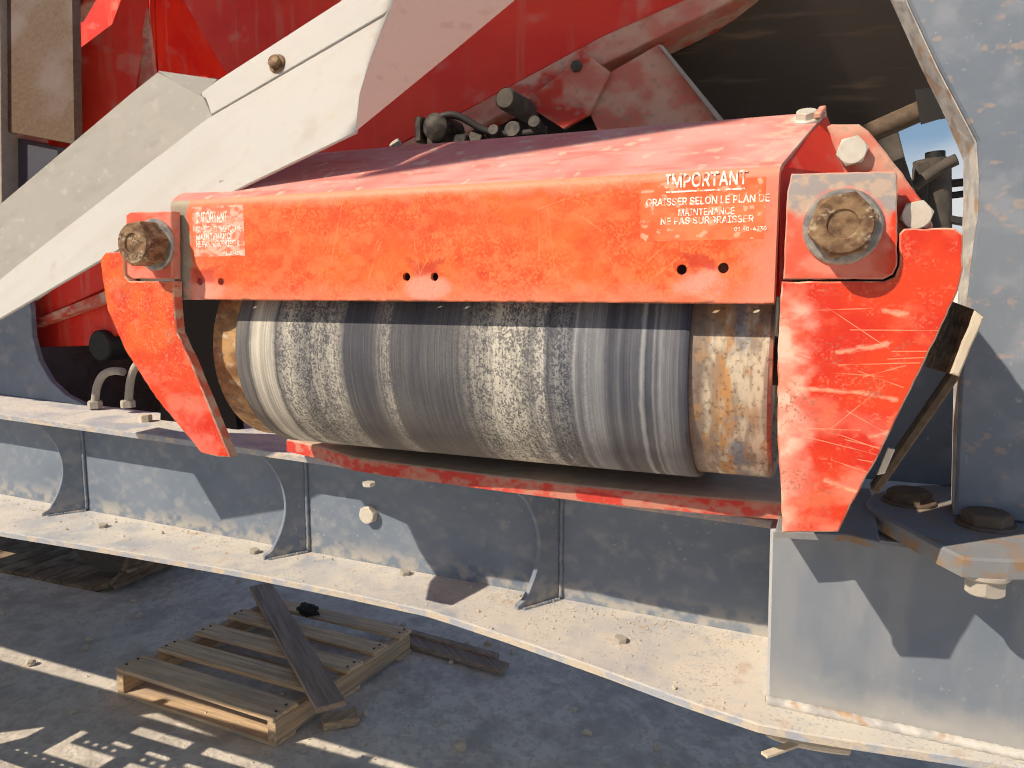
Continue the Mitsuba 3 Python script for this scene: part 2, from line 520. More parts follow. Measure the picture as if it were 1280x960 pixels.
def flange_bump(p, n, uv):
    return 0.0012 * F(p, 60, 3) + 0.0006 * F(p, 220, 2, 4.0)


def cover_colour(p, n, uv):
    a = F(p, 8, 4); b = F(p, 30, 4, 3.0); st = fbm(p.x * 22, p.y * 10, p.z * 5, 4)
    col = mix((0.140, 0.170, 0.215), (0.180, 0.205, 0.245), smoothstep(0.3, 0.7, a))
    film = smoothstep(0.40, 0.66, st) * 0.55
    col = mix(col, (0.26, 0.27, 0.285), film)
    low = 1 - smoothstep(1.04, 1.10, p.z + 0.04 * (b - 0.5))
    col = mix(col, (0.44, 0.42, 0.38), low * 0.6)
    col = mix(col, (0.46, 0.46, 0.45), chips(p) * 0.25)
    e = edge_of(n)
    return mix(col, (0.46, 0.47, 0.48), e * 0.7)


def post_colour(p, n, uv):
    a = F(p, 6, 4); b = F(p, 28, 4, 3.0)
    col = mix((0.150, 0.182, 0.228), (0.182, 0.212, 0.255), smoothstep(0.3, 0.7, a))
    col = mix(col, (0.28, 0.30, 0.345), smoothstep(0.45, 0.8, b) * 0.5)
    col = mix(col, (0.52, 0.53, 0.53), chips(p, 0.9) * 0.45)
    return mix(col, (0.42, 0.30, 0.22), smoothstep(0.62, 0.74, F(p, 60, 4, 9.0)) * 0.45)


def weld_edge_colour(p, n, uv):
    a = F(p, 45, 4); b = F(p, 150, 3, 5.0)
    col = mix((0.36, 0.355, 0.35), (0.52, 0.50, 0.46), smoothstep(0.35, 0.62, a))
    return mix(col, mix((0.46, 0.28, 0.13), (0.36, 0.20, 0.10), b), smoothstep(0.54, 0.72, F(p, 40, 6, 2.0)) * 0.75)


# dust profile along the belt, measured across the photograph's drum
_ST = [(296, .16, .0), (308, .20, .05), (313, .08, 0), (317, .55, .0), (322, .78, 0), (342, .74, .05), (346, .15, .5), (352, .40, .85), (362, .62, .95),
       (372, .40, 1), (385, .25, 1), (398, .45, 1), (408, .38, 1), (418, .58, .8), (426, .42, .7), (432, .10, .15), (448, .07, .05), (466, .10, .1), (472, .26, .3),
       (480, .30, .7), (487, .38, .8), (492, .12, .2), (520, .09, .08), (560, .12, .12), (574, .16, .3), (580, .30, .6), (586, .18, .7), (594, .40, .9), (606, .44, 1),
       (612, .50, 1), (616, .75, .6), (624, .70, 1), (640, .66, 1), (652, .58, 1), (660, .34, .9), (667, .30, .8), (672, .62, .9), (680, .55, .9), (686, .14, .6),
       (695, .30, 1), (708, .28, 1), (714, .20, .8), (719, .55, .1), (723, .30, .1), (727, .22, .1), (732, .52, .25), (737, .40, .2), (746, .34, .05), (754, .36, .05),
       (760, .12, .1), (766, .10, 0), (774, .20, 0), (780, .10, 0), (792, .16, 0), (799, .14, 0), (802, .60, 0), (805, .50, 0), (808, .12, 0), (815, .14, 0), (818, .46, 0),
       (820, .20, 0), (825, .40, 0), (828, .55, 0), (831, .22, 0), (840, .26, 0), (848, .18, 0), (853, .08, 0), (862, .05, 0)]
_X = np.array([PY(a, 435, 0.90)[0] for a, _, _ in _ST])
X_BELT0, X_BELT1 = _X[0], PY(861, 435, 0.90)[0]
_N = 512
_gx = np.linspace(X_BELT0, X_BELT1, _N)
DUST = mi.Float(np.interp(_gx, _X, [b for _, b, _ in _ST]).astype(np.float32))
SPK = mi.Float(np.interp(_gx, _X, [c for _, _, c in _ST]).astype(np.float32))


def look(table, x):
    u = dr.clip((x - X_BELT0) / (X_BELT1 - X_BELT0), 0, 1) * (_N - 1.001)
    i = mi.UInt32(u); t = u - mi.Float(i)
    return dr.gather(mi.Float, table, i) * (1 - t) + dr.gather(mi.Float, table, i + 1) * t


DY, DZ, DR = 1.055, 1.506, 0.155


def worms(x, ang):
    q = 1.3 * (noise(x * 260, ang * 260, 9.0) - 0.5)
    return 0.6 * fbm(x * 520 + q, ang * 480 - q, 5.0, 3) + 0.4 * fbm(x * 300 + 2 * q, ang * 90, 15.0, 3)


def belt_colour(p, n, uv):
    ang = dr.atan2(p.z - DZ, DY - p.y) * DR
    wob = 0.0022 * (fbm(p.x * 8, ang * 14, 0.0, 3) - 0.5) + 0.0036 * (fbm(p.x * 70, ang * 70, 4.0, 5) - 0.5)
    d = look(DUST, p.x + wob); s = look(SPK, p.x + wob)
    fine = fbm(p.x * 1100, ang * 14, 2.0, 3)                                  # drag lines round the belt
    k = smoothstep(0.34, 0.64, worms(p.x, ang))
    patch = 0.55 + 0.85 * fbm(p.x * 40, ang * 14, 4.0, 5)
    cov = d * (1 + 0.5 * (fine - 0.5)) * patch * (0.62 + 0.76 * fbm(p.x * 460, 3.0, 1.0, 3))
    cov = dr.clip(mi.Float(cov * (1 - s) + s * cov * (0.34 + 1.05 * k)), 0, 0.95)
    rub = mix((0.017, 0.021, 0.040), (0.034, 0.039, 0.064), fbm(p.x * 70, ang * 50, 1.0, 4))
    rub = mix(rub, (0.075, 0.08, 0.095), smoothstep(0.52, 0.80, fine) * 0.4)
    dust = mix((0.52, 0.495, 0.425), (0.42, 0.43, 0.445), smoothstep(-0.37, -0.28, p.x))
    dust = mix(dust, (0.62, 0.585, 0.49), smoothstep(-0.76, -0.79, p.x))
    low = smoothstep(0.03, 0.13, DZ - p.z) * 0.30                             # brown dirt on the turned-under side
    rub = mix(rub, (0.16, 0.13, 0.09), low)
    return mix(rub, dust, cov)


def belt_bump(p, n, uv):
    ang = dr.atan2(p.z - DZ, DY - p.y) * DR
    s = look(SPK, p.x)
    return 0.0006 * s * worms(p.x, ang) + 0.0002 * fbm(p.x * 700, ang * 20, 2.0, 2)


def rim_left_colour(p, n, uv):
    a = F(p, 40, 6); b = F(p, 140, 4, 3.0)
    col = mix((0.22, 0.115, 0.05), (0.46, 0.275, 0.12), smoothstep(0.30, 0.70, a))
    col = mix(col, (0.60, 0.50, 0.36), smoothstep(0.55, 0.75, F(p, 70, 5, 12.0)) * 0.6)
    return mix(col, (0.10, 0.08, 0.075), smoothstep(0.50, 0.75, b) * 0.5)


def rim_right_colour(p, n, uv):
    ang = dr.atan2(p.z - DZ, DY - p.y) * DR
    x = p.x + 0.010 * (fbm(p.x * 60, ang * 60, 0.0, 5) - 0.5)
    a = fbm(p.x * 120, ang * 30, 2.0, 5); b = fbm(p.x * 240, ang * 200, 3.0, 4)
    col = mix((0.25, 0.195, 0.15), (0.50, 0.44, 0.33), smoothstep(0.32, 0.66, a))
    col = mix(col, (0.15, 0.11, 0.095), (1 - smoothstep(-0.143, -0.128, x)) * 0.85)
    rust = (1 - smoothstep(0.003, 0.014, dr.abs(x + 0.112))) * smoothstep(0.30, 0.60, fbm(p.x * 60, ang * 40, 7.0, 5))
    col = mix(col, (0.42, 0.19, 0.045), rust * 0.85)
    grey = (1 - smoothstep(0.004, 0.015, dr.abs(x + 0.097))) * smoothstep(0.42, 0.62, fbm(p.x * 40, ang * 26, 9.0, 5))
    col = mix(col, (0.17, 0.19, 0.235), grey * 0.85)
    rust2 = smoothstep(0.52, 0.72, fbm(p.x * 90, ang * 40, 19.0, 5))
    col = mix(col, (0.36, 0.20, 0.085), rust2 * 0.6)
    return mix(col, (0.12, 0.085, 0.06), smoothstep(0.56, 0.76, b) * 0.6)


def chute_colour(p, n, uv):
    a = F(p, 5, 4); b = F(p, 60, 3, 2.0)
    col = mix((0.41, 0.41, 0.395), (0.455, 0.45, 0.43), a)
    u_ = p.x * 0.85 + p.z * 0.5; v_ = p.z * 0.85 - p.x * 0.5
    col = mix(col, (0.38, 0.365, 0.33), smoothstep(0.46, 0.78, fbm(u_ * 7, v_ * 60, p.y * 20, 5)) * 0.35)
    col = mix(col, (0.36, 0.31, 0.25), smoothstep(0.58, 0.80, F(p, 22, 6, 5.0)) * 0.4)
    return mix(col, (0.42, 0.36, 0.28), smoothstep(0.70, 0.80, b) * 0.35)


def chute_grey_colour(p, n, uv):
    a = F(p, 8, 4); b = F(p, 70, 3, 2.0)
    col = mix((0.29, 0.285, 0.26), (0.35, 0.34, 0.31), a)
    col = mix(col, (0.46, 0.45, 0.42), smoothstep(0.58, 0.85, b) * 0.4)
    col = mix(col, (0.22, 0.20, 0.17), smoothstep(0.50, 0.8, fbm(p.x * 14 + p.z * 9, p.z * 50 - p.x * 20, p.y * 20, 5)) * 0.35)
    return mix(col, (0.36, 0.34, 0.31), smoothstep(0.56, 0.7, F(p, 30, 3, 9.0)) * 0.4)


def skirt_bounce_colour(p, n, uv):
    a = F(p, 10, 4); b = F(p, 70, 3, 2.0)
    col = mix((0.66, 0.46, 0.41), (0.70, 0.50, 0.45), a)  # beige sheet in shade; pink bounce from the red guard painted into its colour
    return mix(col, (0.50, 0.30, 0.25), smoothstep(0.60, 0.85, b) * 0.4)


def dark_belt_colour(p, n, uv):
    a = F(p, 7, 4); st = fbm(p.x * 6, p.y * 60, p.z * 60, 4)
    col = mix((0.075, 0.062, 0.052), (0.12, 0.098, 0.080), a)
    return mix(col, (0.26, 0.19, 0.13), smoothstep(0.55, 0.80, st) * 0.6)


def bolt_rust_colour(p, n, uv):
    a = F(p, 110, 6); b = F(p, 330, 5, 3.0)
    col = mix((0.10, 0.052, 0.028), (0.24, 0.150, 0.080), smoothstep(0.30, 0.70, a))
    return mix(col, (0.46, 0.39, 0.28), smoothstep(0.44, 0.72, b) * smoothstep(0.46, 0.66, F(p, 70, 5, 7.0)) * 0.8)


def zinc_colour(p, n, uv):
    a = F(p, 120, 3)
    return mix((0.48, 0.44, 0.36), (0.62, 0.59, 0.52), a)


def rust_steel_colour(p, n, uv):
    a = F(p, 6, 4); b = F(p, 130, 5, 3.0); c = F(p, 400, 3, 6.0)
    col = mix((0.095, 0.064, 0.042), (0.14, 0.10, 0.068), smoothstep(0.15, 0.85, b))
    col = mix(col, (0.19, 0.17, 0.18), smoothstep(0.45, 0.7, a) * 0.6)
    return mix(col, (0.20, 0.12, 0.06), smoothstep(0.60, 0.9, c) * 0.35)


def ground_colour(p, n, uv):
    a = fbm(p.x * 0.9, p.y * 0.9, 0.0, 4); b = fbm(p.x * 9, p.y * 9, 3.0, 4); c = fbm(p.x * 60, p.y * 60, 8.0, 3)
    col = mix((0.57, 0.52, 0.455), (0.65, 0.60, 0.525), smoothstep(0.3, 0.7, a))
    col = mix(col, (0.38, 0.35, 0.315), smoothstep(0.44, 0.75, b) * 0.6)
    tread = smoothstep(0.30, 0.62, fbm(p.x * 0.9 + p.y * 2.6, p.y * 0.7 - p.x * 0.2, 6.0, 4)) * smoothstep(0.42, 0.6, fbm(p.x * 30 + p.y * 8, p.y * 26, 2.0, 3))
    col = mix(col, (0.33, 0.30, 0.27), tread * 0.35)
    col = mix(col, (0.36, 0.33, 0.29), smoothstep(0.56, 0.76, c) * 0.4)
    crack = smoothstep(0.035, 0.0, dr.abs(fbm(p.x * 1.7 + 2, p.y * 1.7, 5.0, 4) - 0.5)) * smoothstep(0.5, 0.6, fbm(p.x * 1.1, p.y * 1.1, 9.0, 2))
    return mix(col, (0.28, 0.25, 0.22), crack * 0.12)


def ground_bump(p, n, uv):
    return 0.006 * fbm(p.x * 18, p.y * 18, 1.0, 3) + 0.003 * fbm(p.x * 90, p.y * 90, 2.0, 2)


def wood(light, dark, along):
    def fn(p, n, uv):
        u = p.x * along[0] + p.y * along[1]; v = p.x * -along[1] + p.y * along[0]
        g = fbm(u * 5, v * 90, p.z * 90, 4)
        col = mix(dark, light, smoothstep(0.3, 0.7, g))
        col = mix(col, mi.Color3f(dark) * 0.45, smoothstep(0.60, 0.72, fbm(u * 2.5, v * 170, p.z * 170 + 8, 4)) * 0.6)
        return mix(col, (0.30, 0.27, 0.24), smoothstep(0.5, 0.7, fbm(u * 7, v * 12, p.z * 12 + 4, 3)) * 0.4)
    return fn


def sticker_letter_colour(p, n, uv):
    w = fbm(p.x * 260, p.z * 260, 1.0, 3)
    return mix((0.82, 0.79, 0.74), (0.72, 0.26, 0.12), smoothstep(0.47, 0.66, w) * 0.85)


def sticker_film_colour(p, n, uv):
    a = F(p, 35, 4); b = F(p, 140, 3, 3.0)
    col = mix((0.68, 0.115, 0.035), (0.72, 0.20, 0.08), smoothstep(0.35, 0.7, a))
    return mix(col, (0.80, 0.48, 0.34), smoothstep(0.60, 0.72, b) * 0.6)


def white_film_colour(p, n, uv):
    w = fbm(p.x * 120, p.z * 190, 2.0, 4)
    return mix((0.70, 0.17, 0.09), (0.78, 0.50, 0.40), smoothstep(0.35, 0.70, w) * 0.75)


mat("guard_paint", guard_colour, 0.55, bump=lambda p, n, uv: 0.00025 * F(p, 120, 3))
mat("bracket_paint", bracket_colour, 0.45, bump=lambda p, n, uv: 0.0002 * F(p, 150, 3))
mat("bolt_plate_paint", bolt_plate_colour, 0.5)
mat("machine_red", red_colour, 0.5)
mat("dusty_red", dusty_red_colour, 0.7)
mat("hood_top_paint", hood_top_colour, 0.6)
mat("lip_paint", lip_colour, 0.7, bump=lambda p, n, uv: 0.0008 * F(p, 110, 3))
mat("chassis_paint", chassis_colour, 0.5, bump=lambda p, n, uv: 0.0004 * F(p, 80, 3))
mat("flange_dust", flange_colour, 0.85, 0.2, bump=flange_bump)
mat("cover_paint", cover_colour, 0.5, bump=lambda p, n, uv: 0.0003 * F(p, 70, 3))
mat("post_paint", post_colour, 0.5, bump=lambda p, n, uv: 0.0003 * F(p, 70, 3))
mat("base_steel", lambda p, n, uv: mix(mix((0.16, 0.17, 0.19), (0.25, 0.25, 0.25), F(p, 25, 5)), (0.27, 0.17, 0.10), smoothstep(0.45, 0.68, F(p, 55, 5, 4.0)) * (1 - 0.5 * smoothstep(0.5, 0.9, n.z))), 0.7)
mat("weld_edge", weld_edge_colour, 0.75, bump=lambda p, n, uv: 0.0015 * F(p, 70, 3))
mat("belt_rubber", belt_colour, 0.7, 0.2, bump=belt_bump, bump_eps=3e-4)
mat("rim_rust", rim_left_colour, 0.6, 0.4)
mat("rim_steel", rim_right_colour, 0.55, 0.4)
mat("chute_paint", chute_colour, 0.6)
mat("chute_grey", chute_grey_colour, 0.6)
mat("skirt_bounce", skirt_bounce_colour, 0.6)
mat("dark_rubber", dark_belt_colour, 0.7, 0.3)
mat("bolt_rust", bolt_rust_colour, 0.75, bump=lambda p, n, uv: 0.0022 * F(p, 170, 4))
mat("zinc", zinc_colour, 0.45, 0.5, metallic=0.15)
mat("washer_steel", lambda p, n, uv: mix((0.22, 0.21, 0.20), (0.40, 0.37, 0.33), smoothstep(0.3, 0.7, F(p, 120, 5))), 0.4, 0.5, metallic=0.5)
mat("rust_steel", rust_steel_colour, 0.75)
mat("ground_dirt", ground_colour, 0.95, 0.1, bump=ground_bump, bump_eps=2e-3)
mat("letter_white", sticker_letter_colour, 0.5)
mat("sticker_film", sticker_film_colour, 0.45)
mat("sticker_white", white_film_colour, 0.5)
mat("shade_black", (0.009, 0.008, 0.008), 0.9, 0.05)  # shade of the gap beside the drum, put in as a near-black base
mat("oily_steel", lambda p, n, uv: mix((0.022, 0.020, 0.018), (0.075, 0.062, 0.05), smoothstep(0.35, 0.7, F(p, 90, 5))), 0.6)
mat("black_steel", (0.018, 0.017, 0.018), 0.6)
mat("hose_rubber", (0.035, 0.032, 0.030), 0.6)
mat("dark_navy", (0.060, 0.070, 0.095), 0.55)
mat("dust_grey", lambda p, n, uv: mix((0.30, 0.28, 0.25), (0.42, 0.38, 0.32), F(p, 60, 3)), 0.85)
mat("dark_grime", lambda p, n, uv: mix((0.05, 0.045, 0.04), (0.13, 0.11, 0.09), F(p, 50, 3)), 0.8)
mat("crumb", lambda p, n, uv: mix((0.40, 0.33, 0.25), (0.62, 0.55, 0.44), F(p, 40, 2)), 0.9)

# ------------------------------------------------------------------ ground
g = np.unique(np.r_[-np.geomspace(4, 600, 26), np.linspace(-4, 4, 61), np.geomspace(4, 600, 26)])
gx, gy = np.meshgrid(g - 1.5, g + 2.5, indexing="ij")
gz = (meshkit.fbm(np.stack([gx * 1.3, gy * 1.3, gx * 0], -1), 4, 2) - 0.5) * 0.05 * np.exp(-((gx + 1.5) ** 2 + (gy - 2.5) ** 2) / 900)
near = np.exp(-(((gx + 2.1) / 0.9) ** 2 + ((gy - 2.4) / 0.9) ** 2))
gz = gz * (1 - near)
gv = np.stack([gx, gy, gz], -1).reshape(-1, 3); N = len(g)
ii, jj = np.meshgrid(np.arange(N - 1), np.arange(N - 1), indexing="ij")
q = (ii * N + jj).ravel()
obj("ground", tri(gv, np.vstack([np.stack([q, q + N, q + N + 1], 1), np.stack([q, q + N + 1, q + 1], 1)])), "ground_dirt", True)
tag("ground", kind="structure")

# ------------------------------------------------------------------ chassis beam
WEB, FLO = 1.256, 1.036           # web plane, lower flange height at x = 0
TILT = -0.0235


def fz(x):
    return FLO + TILT * x


def PF(px, py, dz=0.0):
    """sight line met with the (slightly tilted) top of the lower flange"""
    return PN(px, py, (0, 0, FLO + dz), (-TILT, 0, 1))


XL = -6.0
K = "chassis_beam"
tag(K, "blue grey steel chassis beam running under the drum, dust on its lower flange", "beam")
zt = lambda x: 1.245 + (-0.031) * (x + 0.06)     # top of web
web = np.array([[XL, WEB, fz(XL)], [0.4, WEB, fz(0.4)], [0.4, WEB, zt(0.4)], [XL, WEB, zt(XL)]])
obj(K + "__web", plate(web, 0.012, 0.0005), "chassis_paint")
# lower flange: outer edge flares out towards the cover plate
outer = [PF(*a) for a in [(0, 664), (150, 688), (300, 714), (420, 738), (540, 764), (640, 797), (760, 839), (860, 876), (960, 909), (1060, 925), (1280, 958)]]
outer = np.array([[XL, outer[0][1], 0]] + [list(o) for o in outer] + [[0.6, outer[-1][1], 0]])
outer[:, 2] = fz(outer[:, 0])
xs = np.linspace(XL, 0.6, 120)
oy = np.interp(xs, outer[:, 0], outer[:, 1]) 
top_o = np.stack([xs, oy, fz(xs)], 1)
fl = np.vstack([top_o, np.stack([xs, np.full_like(xs, WEB + 0.12), fz(xs)], 1)[::-1]])
obj(K + "__lower_flange", plate(fl, 0.012, 0.002, normal=(-TILT, 0, 1)), "flange_dust")
labels[K + "__lower_flange"] = {"label": "dusty lower flange with crumbs of dirt, flaring wider towards the right"}
# upper flange
UF = 1.17
uf = np.array([[XL, UF, zt(XL) + 0.012], [0.4, UF, zt(0.4) + 0.012], [0.4, WEB + 0.11, zt(0.4) + 0.012], [XL, WEB + 0.11, zt(XL) + 0.012]])
obj(K + "__upper_flange", plate(uf, 0.012, 0.0015, normal=(0.031, 0, 1)), "flange_dust")


def stiffener(root, toe_px):
    """C-cut stiffener plate between the flanges"""
    r0 = PY(*root, WEB); r0 = np.array([r0[0], WEB, fz(r0[0])])
    d = np.array([-0.62, -1.0, 0.0]); d /= np.linalg.norm(d)
    L = min(np.linspace(0.03, 0.2, 341), key=lambda q_: abs(pix(r0 + d * q_)[0] - toe_px[0]))
    H = zt(r0[0]) - r0[2]
    u_top = min(0.092, L * 0.98)
    prof = [(0, 0), (L, 0), (L * 0.985, H * 0.04)]
    for t in np.linspace(0.08, 0.92, 16):
        prof.append((L * 0.985 * (1 - t) + u_top * t - 0.50 * L * math.sin(math.pi * t) ** 0.8, H * t))
    prof += [(u_top, H * 0.985), (u_top, H), (0, H)]
    prof = np.array(prof)
    v = r0 + prof[:, :1] * d + prof[:, 1:] * np.array([0, 0, 1.0])
    side = np.cross(d, [0, 0, 1.0])
    return plate(v, 0.010, 0.001, sink=-0.010 * side * np.sign(np.dot(side, CAM - r0)))


for rt, te in (((110, 641), (52, 656)), ((386, 691), (330, 709)), ((700, 766), (647, 784)), ((-150, 600), (-230, 612))):
    k_ = obj(K + "__stiffener", stiffener(rt, te), "chassis_paint")
    a_ = PY(*rt, WEB); a_ = np.array([a_[0], WEB - 0.002, fz(a_[0])]); b_ = a_ + np.array([-0.53, -0.85, 0]) * 0.085
    for m_, (q0, q1) in enumerate(((a_, b_), (a_, a_ + [0, 0, zt(a_[0]) - a_[2]]))):
        tt = np.linspace(0.02, 0.97, 40)[:, None]
        pts_ = q0 + (q1 - q0) * tt + [0.002, -0.001, 0.001] + rng.normal(0, 0.0004, (40, 3))
        obj(k_ + "__weld_bead", tube(pts_, 0.0036 + 0.0004 * np.sin(np.arange(40) * 1.9), 8), "chassis_paint", True)
# bolt through the web, tie bolts on the flange
b0 = PY(463, 642, WEB)
obj(K + "__web_bolt", hex_head(b0, (0, -1, 0), 0.0185, 0.016, 0.3, False), "zinc")
for a in ((128, 659), (318, 691), (506, 718), (775, 802)):
    c = PF(*a)
    obj(K + "__flange_bolt", hex_head(c - [0, 0, 0.001], (0.1, 0, 1), 0.011, 0.009, a[0], False), "dust_grey")
b1 = PY(461, 602, 1.10)
# cover plate boxing in the right end
CP = 1.05
cov = PYs([(963, 655), (1330, 655), (1330, 938), (1120, 912), (957, 887)], CP)
cov[2:, 2] = fz(cov[2:, 0]) + 0.002
cov[:2, 2] = 1.2815
obj(K + "__cover_plate", plate(cov, 0.20, 0.004), "cover_paint")
labels[K + "__cover_plate"] = {"label": "boxed in right end of the beam, scuffed blue grey plate"}
tp = [PZ(*a, 1.303) for a in [(969, 663), (1000, 665), (1060, 668), (1100, 677)]]
tp = np.array(tp + [[tp[-1][0], 1.24, 1.303], [tp[0][0], 1.24, 1.303]])
obj(K + "__top_plate", plate(tp, 0.009, 0.0015, normal=(0, 0, 1)), "base_steel")
# weld bead along its foot
bead = []
for t in np.linspace(0, 1, 70):
    p = cov[4] * (1 - t) + cov[2] * t
    bead.append(p + [0, -0.003 + 0.0012 * math.sin(t * 160), 0.004 - (p[2] - fz(p[0]))])
obj(K + "__weld_bead", tube(bead, 0.007, 8), "weld_edge", True)
# little stains and a hose stub under the flange
obj(K + "__drain_strap", cat(tube(smooth_path([PZ(960, 915, 1.00), PZ(985, 925, 0.985), PZ(1010, 931, 0.99), PZ(1060, 938, 0.995)]), 0.006, 8),
                             beam_box(PZ(955, 944, 0.985), PZ(1000, 928, 0.985), 0.012, 0.004, 0.0005)), "crumb")

# chassis floor behind the beam, and the far side beam
tag("chassis_deck", "dark underside and floor of the machine chassis behind the beam", "machine chassis")
obj("chassis_deck", cat(box([-5.2, 1.38, 1.12], [1.6, 2.25, 1.20], 0.004), box([-5.2, 2.15, 1.0], [1.6, 2.25, 1.118], 0.004)), "dust_grey")

# gusset that rises from the beam at the left
K = "side_gusset"
tag(K, "dark blue grey gusset with concave cut edge rising from the beam at left", "gusset")
gp = PYs([(-260, 300), (30, 340), (38, 385), (40, 420), (48, 450), (62, 475), (82, 494), (104, 505), (104, 512), (-260, 490)], 1.345)
gp[-2:, 2] = zt(gp[-2:, 0]) + 0.012
obj(K, plate(gp, 0.014, 0.0015), "chassis_paint")

# ------------------------------------------------------------------ support post at the right
K = "support_post"
tag(K, "tall blue grey steel post at the right with a rusty rounded edge", "post")
PO = 1.10
edge = [(1120, -60), (1135, 0), (1172, 80), (1222, 176), (1225, 225), (1224, 267), (1216, 320), (1207, 400), (1201, 472), (1194, 640)]
rear = [(1098, -60), (1113, 0), (1149, 80), (1183, 150), (1204, 200), (1204, 262), (1200, 320), (1196, 400), (1192, 472), (1188, 640)]
fr = PYs(edge + [(1360, 660), (1360, -60)], PO)
bk = PYs(rear + [(1345, 660), (1345, -60)], PO + 0.075)
bot = 1.3105
for arr in (fr, bk):
    lowi = [9, 10]
    arr[lowi, 2] = bot
face = plate(fr, 0.008, 0.003)
obj(K + "__face_plate", face, "post_paint")
fr2 = fr.copy(); fr2[:, 1] += 0.010
fr2[:10, 0] -= 0.001
obj(K + "__edge_plate", loft(fr2, bk), "weld_edge")
labels[K + "__edge_plate"] = {"label": "rust speckled edge of the post"}
gs = PYs([(1040, 400), (1205, 380), (1205, 640), (1050, 640)], 1.27)
gs[2:, 2] = bot
obj(K + "__gusset", plate(gs, 0.012, 0.001), "post_paint")
# base flange, rounded, bolted on the beam's end
bz = 1.3095
bp = [PZ(*a, bz) for a in [(1262, 700), (1204, 697), (1165, 678), (1131, 659), (1104, 645), (1086, 634), (1082, 626), (1090, 617), (1112, 611), (1150, 606), (1330, 606), (1420, 700)]]
obj(K + "__base_flange", plate(bp, 0.022, 0.003, normal=(0, 0, 1)), "base_steel")
labels[K + "__base_flange"] = {"label": "thick round edged base flange with big flat bolts"}
for a in ((1136, 628), (1233, 657)):
    c = PZ(*a, bz)
    obj(K + "__base_bolt", cat(washer(c, (0, 0, 1), 0.034, 0.004, 0.004), hex_head(c + [0, 0, 0.004], (0, 0, 1), 0.028, 0.014, 0.4, False)), "rust_steel")
c = PZ(1232, 715, bz - 0.022)
obj(K + "__base_nut", cat(washer(c, (0, 0, -1), 0.025, 0.004, 0.006), hex_head(c - [0, 0, 0.006], (0, 0, -1), 0.022, 0.018, 0.1, False)), "dust_grey")

# ------------------------------------------------------------------ drum and belt
X0, X1 = PY(262, 435, 0.90)[0], PY(965, 450, 0.90)[0]
K = "belt_drum"
tag(K, "steel conveyor drum with rusty bare rims at both ends under the guard", "drum")
R1 = DR - 0.003
obj(K + "__left_rim", lathe([(X0, 0.03), (X0, R1 - 0.012), (X0 + 0.0, R1 - 0.004), (X0 + 0.004, R1), (X_BELT0 + 0.06, R1)], 120, "x", (0, DY, DZ)), "rim_rust", 40)
labels[K + "__left_rim"] = {"label": "left rim of the drum, brown with rust"}
obj(K + "__right_rim", lathe([(X_BELT1 - 0.06, R1), (X1 - 0.004, R1), (X1, R1 - 0.004), (X1, R1 - 0.02), (X1 - 0.012, R1 - 0.022), (X1 - 0.012, 0.03)], 120, "x", (0, DY, DZ)), "rim_steel", 40)
labels[K + "__right_rim"] = {"label": "right rim of the drum, worn pale with rust streaks"}
obj(K + "__shaft", lathe([(X0 - 0.07, 0.0), (X0 - 0.07, 0.032), (X1 + 0.04, 0.032), (X1 + 0.04, 0.0)], 32, "x", (0, DY, DZ)), "dark_grime", 40)
K = "conveyor_belt"
tag(K, "worn black rubber belt wrapped round the drum, striped with pale dust", "conveyor belt")
RO, RI = DR + 0.005, DR - 0.0025
a0, a1 = math.radians(110), math.radians(-95 + 360)
th = np.linspace(a0, a1, 90)
path_o, path_i = [], []
dirv = np.array([math.sin(a0), -math.cos(a0)])
path_o = [np.array([DY, DZ]) + RO * np.array([math.cos(t), math.sin(t)]) for t in th]
path_i = [np.array([DY, DZ]) + RI * np.array([math.cos(t), math.sin(t)]) for t in th]
d0 = np.array([math.sin(a0), -math.cos(a0)]); d1 = np.array([-math.sin(a1), math.cos(a1)])
po = [path_o[0] + d0 * 0.9] + path_o + [path_o[-1] + d1 * 0.9]
pi_ = [path_i[0] + d0 * 0.9] + path_i + [path_i[-1] + d1 * 0.9]
n = len(po); nx = 5
xx = np.array([X_BELT0, X_BELT0 + 0.004, X_BELT1 - 0.004, X_BELT1])
v, f = [], []
for k, x in enumerate(xx):
    off = 0.002 if k in (0, 3) else 0.0
    for (a, b), (c, d) in zip(po, pi_):
        e = np.array([c - a, d - b]); e = e / np.linalg.norm(e) * off
        v.append([x, a + e[0], b + e[1]])
base = len(v)
for x in (xx[0], xx[-1]):
    for a, b in pi_:
        v.append([x, a, b])
for k in range(3):
    for i in range(n - 1):
        A, B = k * n + i, (k + 1) * n + i
        f += [[A, B, B + 1], [A, B + 1, A + 1]]
for i in range(n - 1):
    A, B = i, base + i
    f += [[A, A + 1, B + 1], [A, B + 1, B]]
    A, B = 3 * n + i, base + n + i
    f += [[A, B + 1, A + 1], [A, B, B + 1]]
    A, B = base + i, base + n + i
    f += [[A, A + 1, B + 1], [A, B + 1, B]]
m = tri(v, f)
obj(K, m, "belt_rubber", 35)

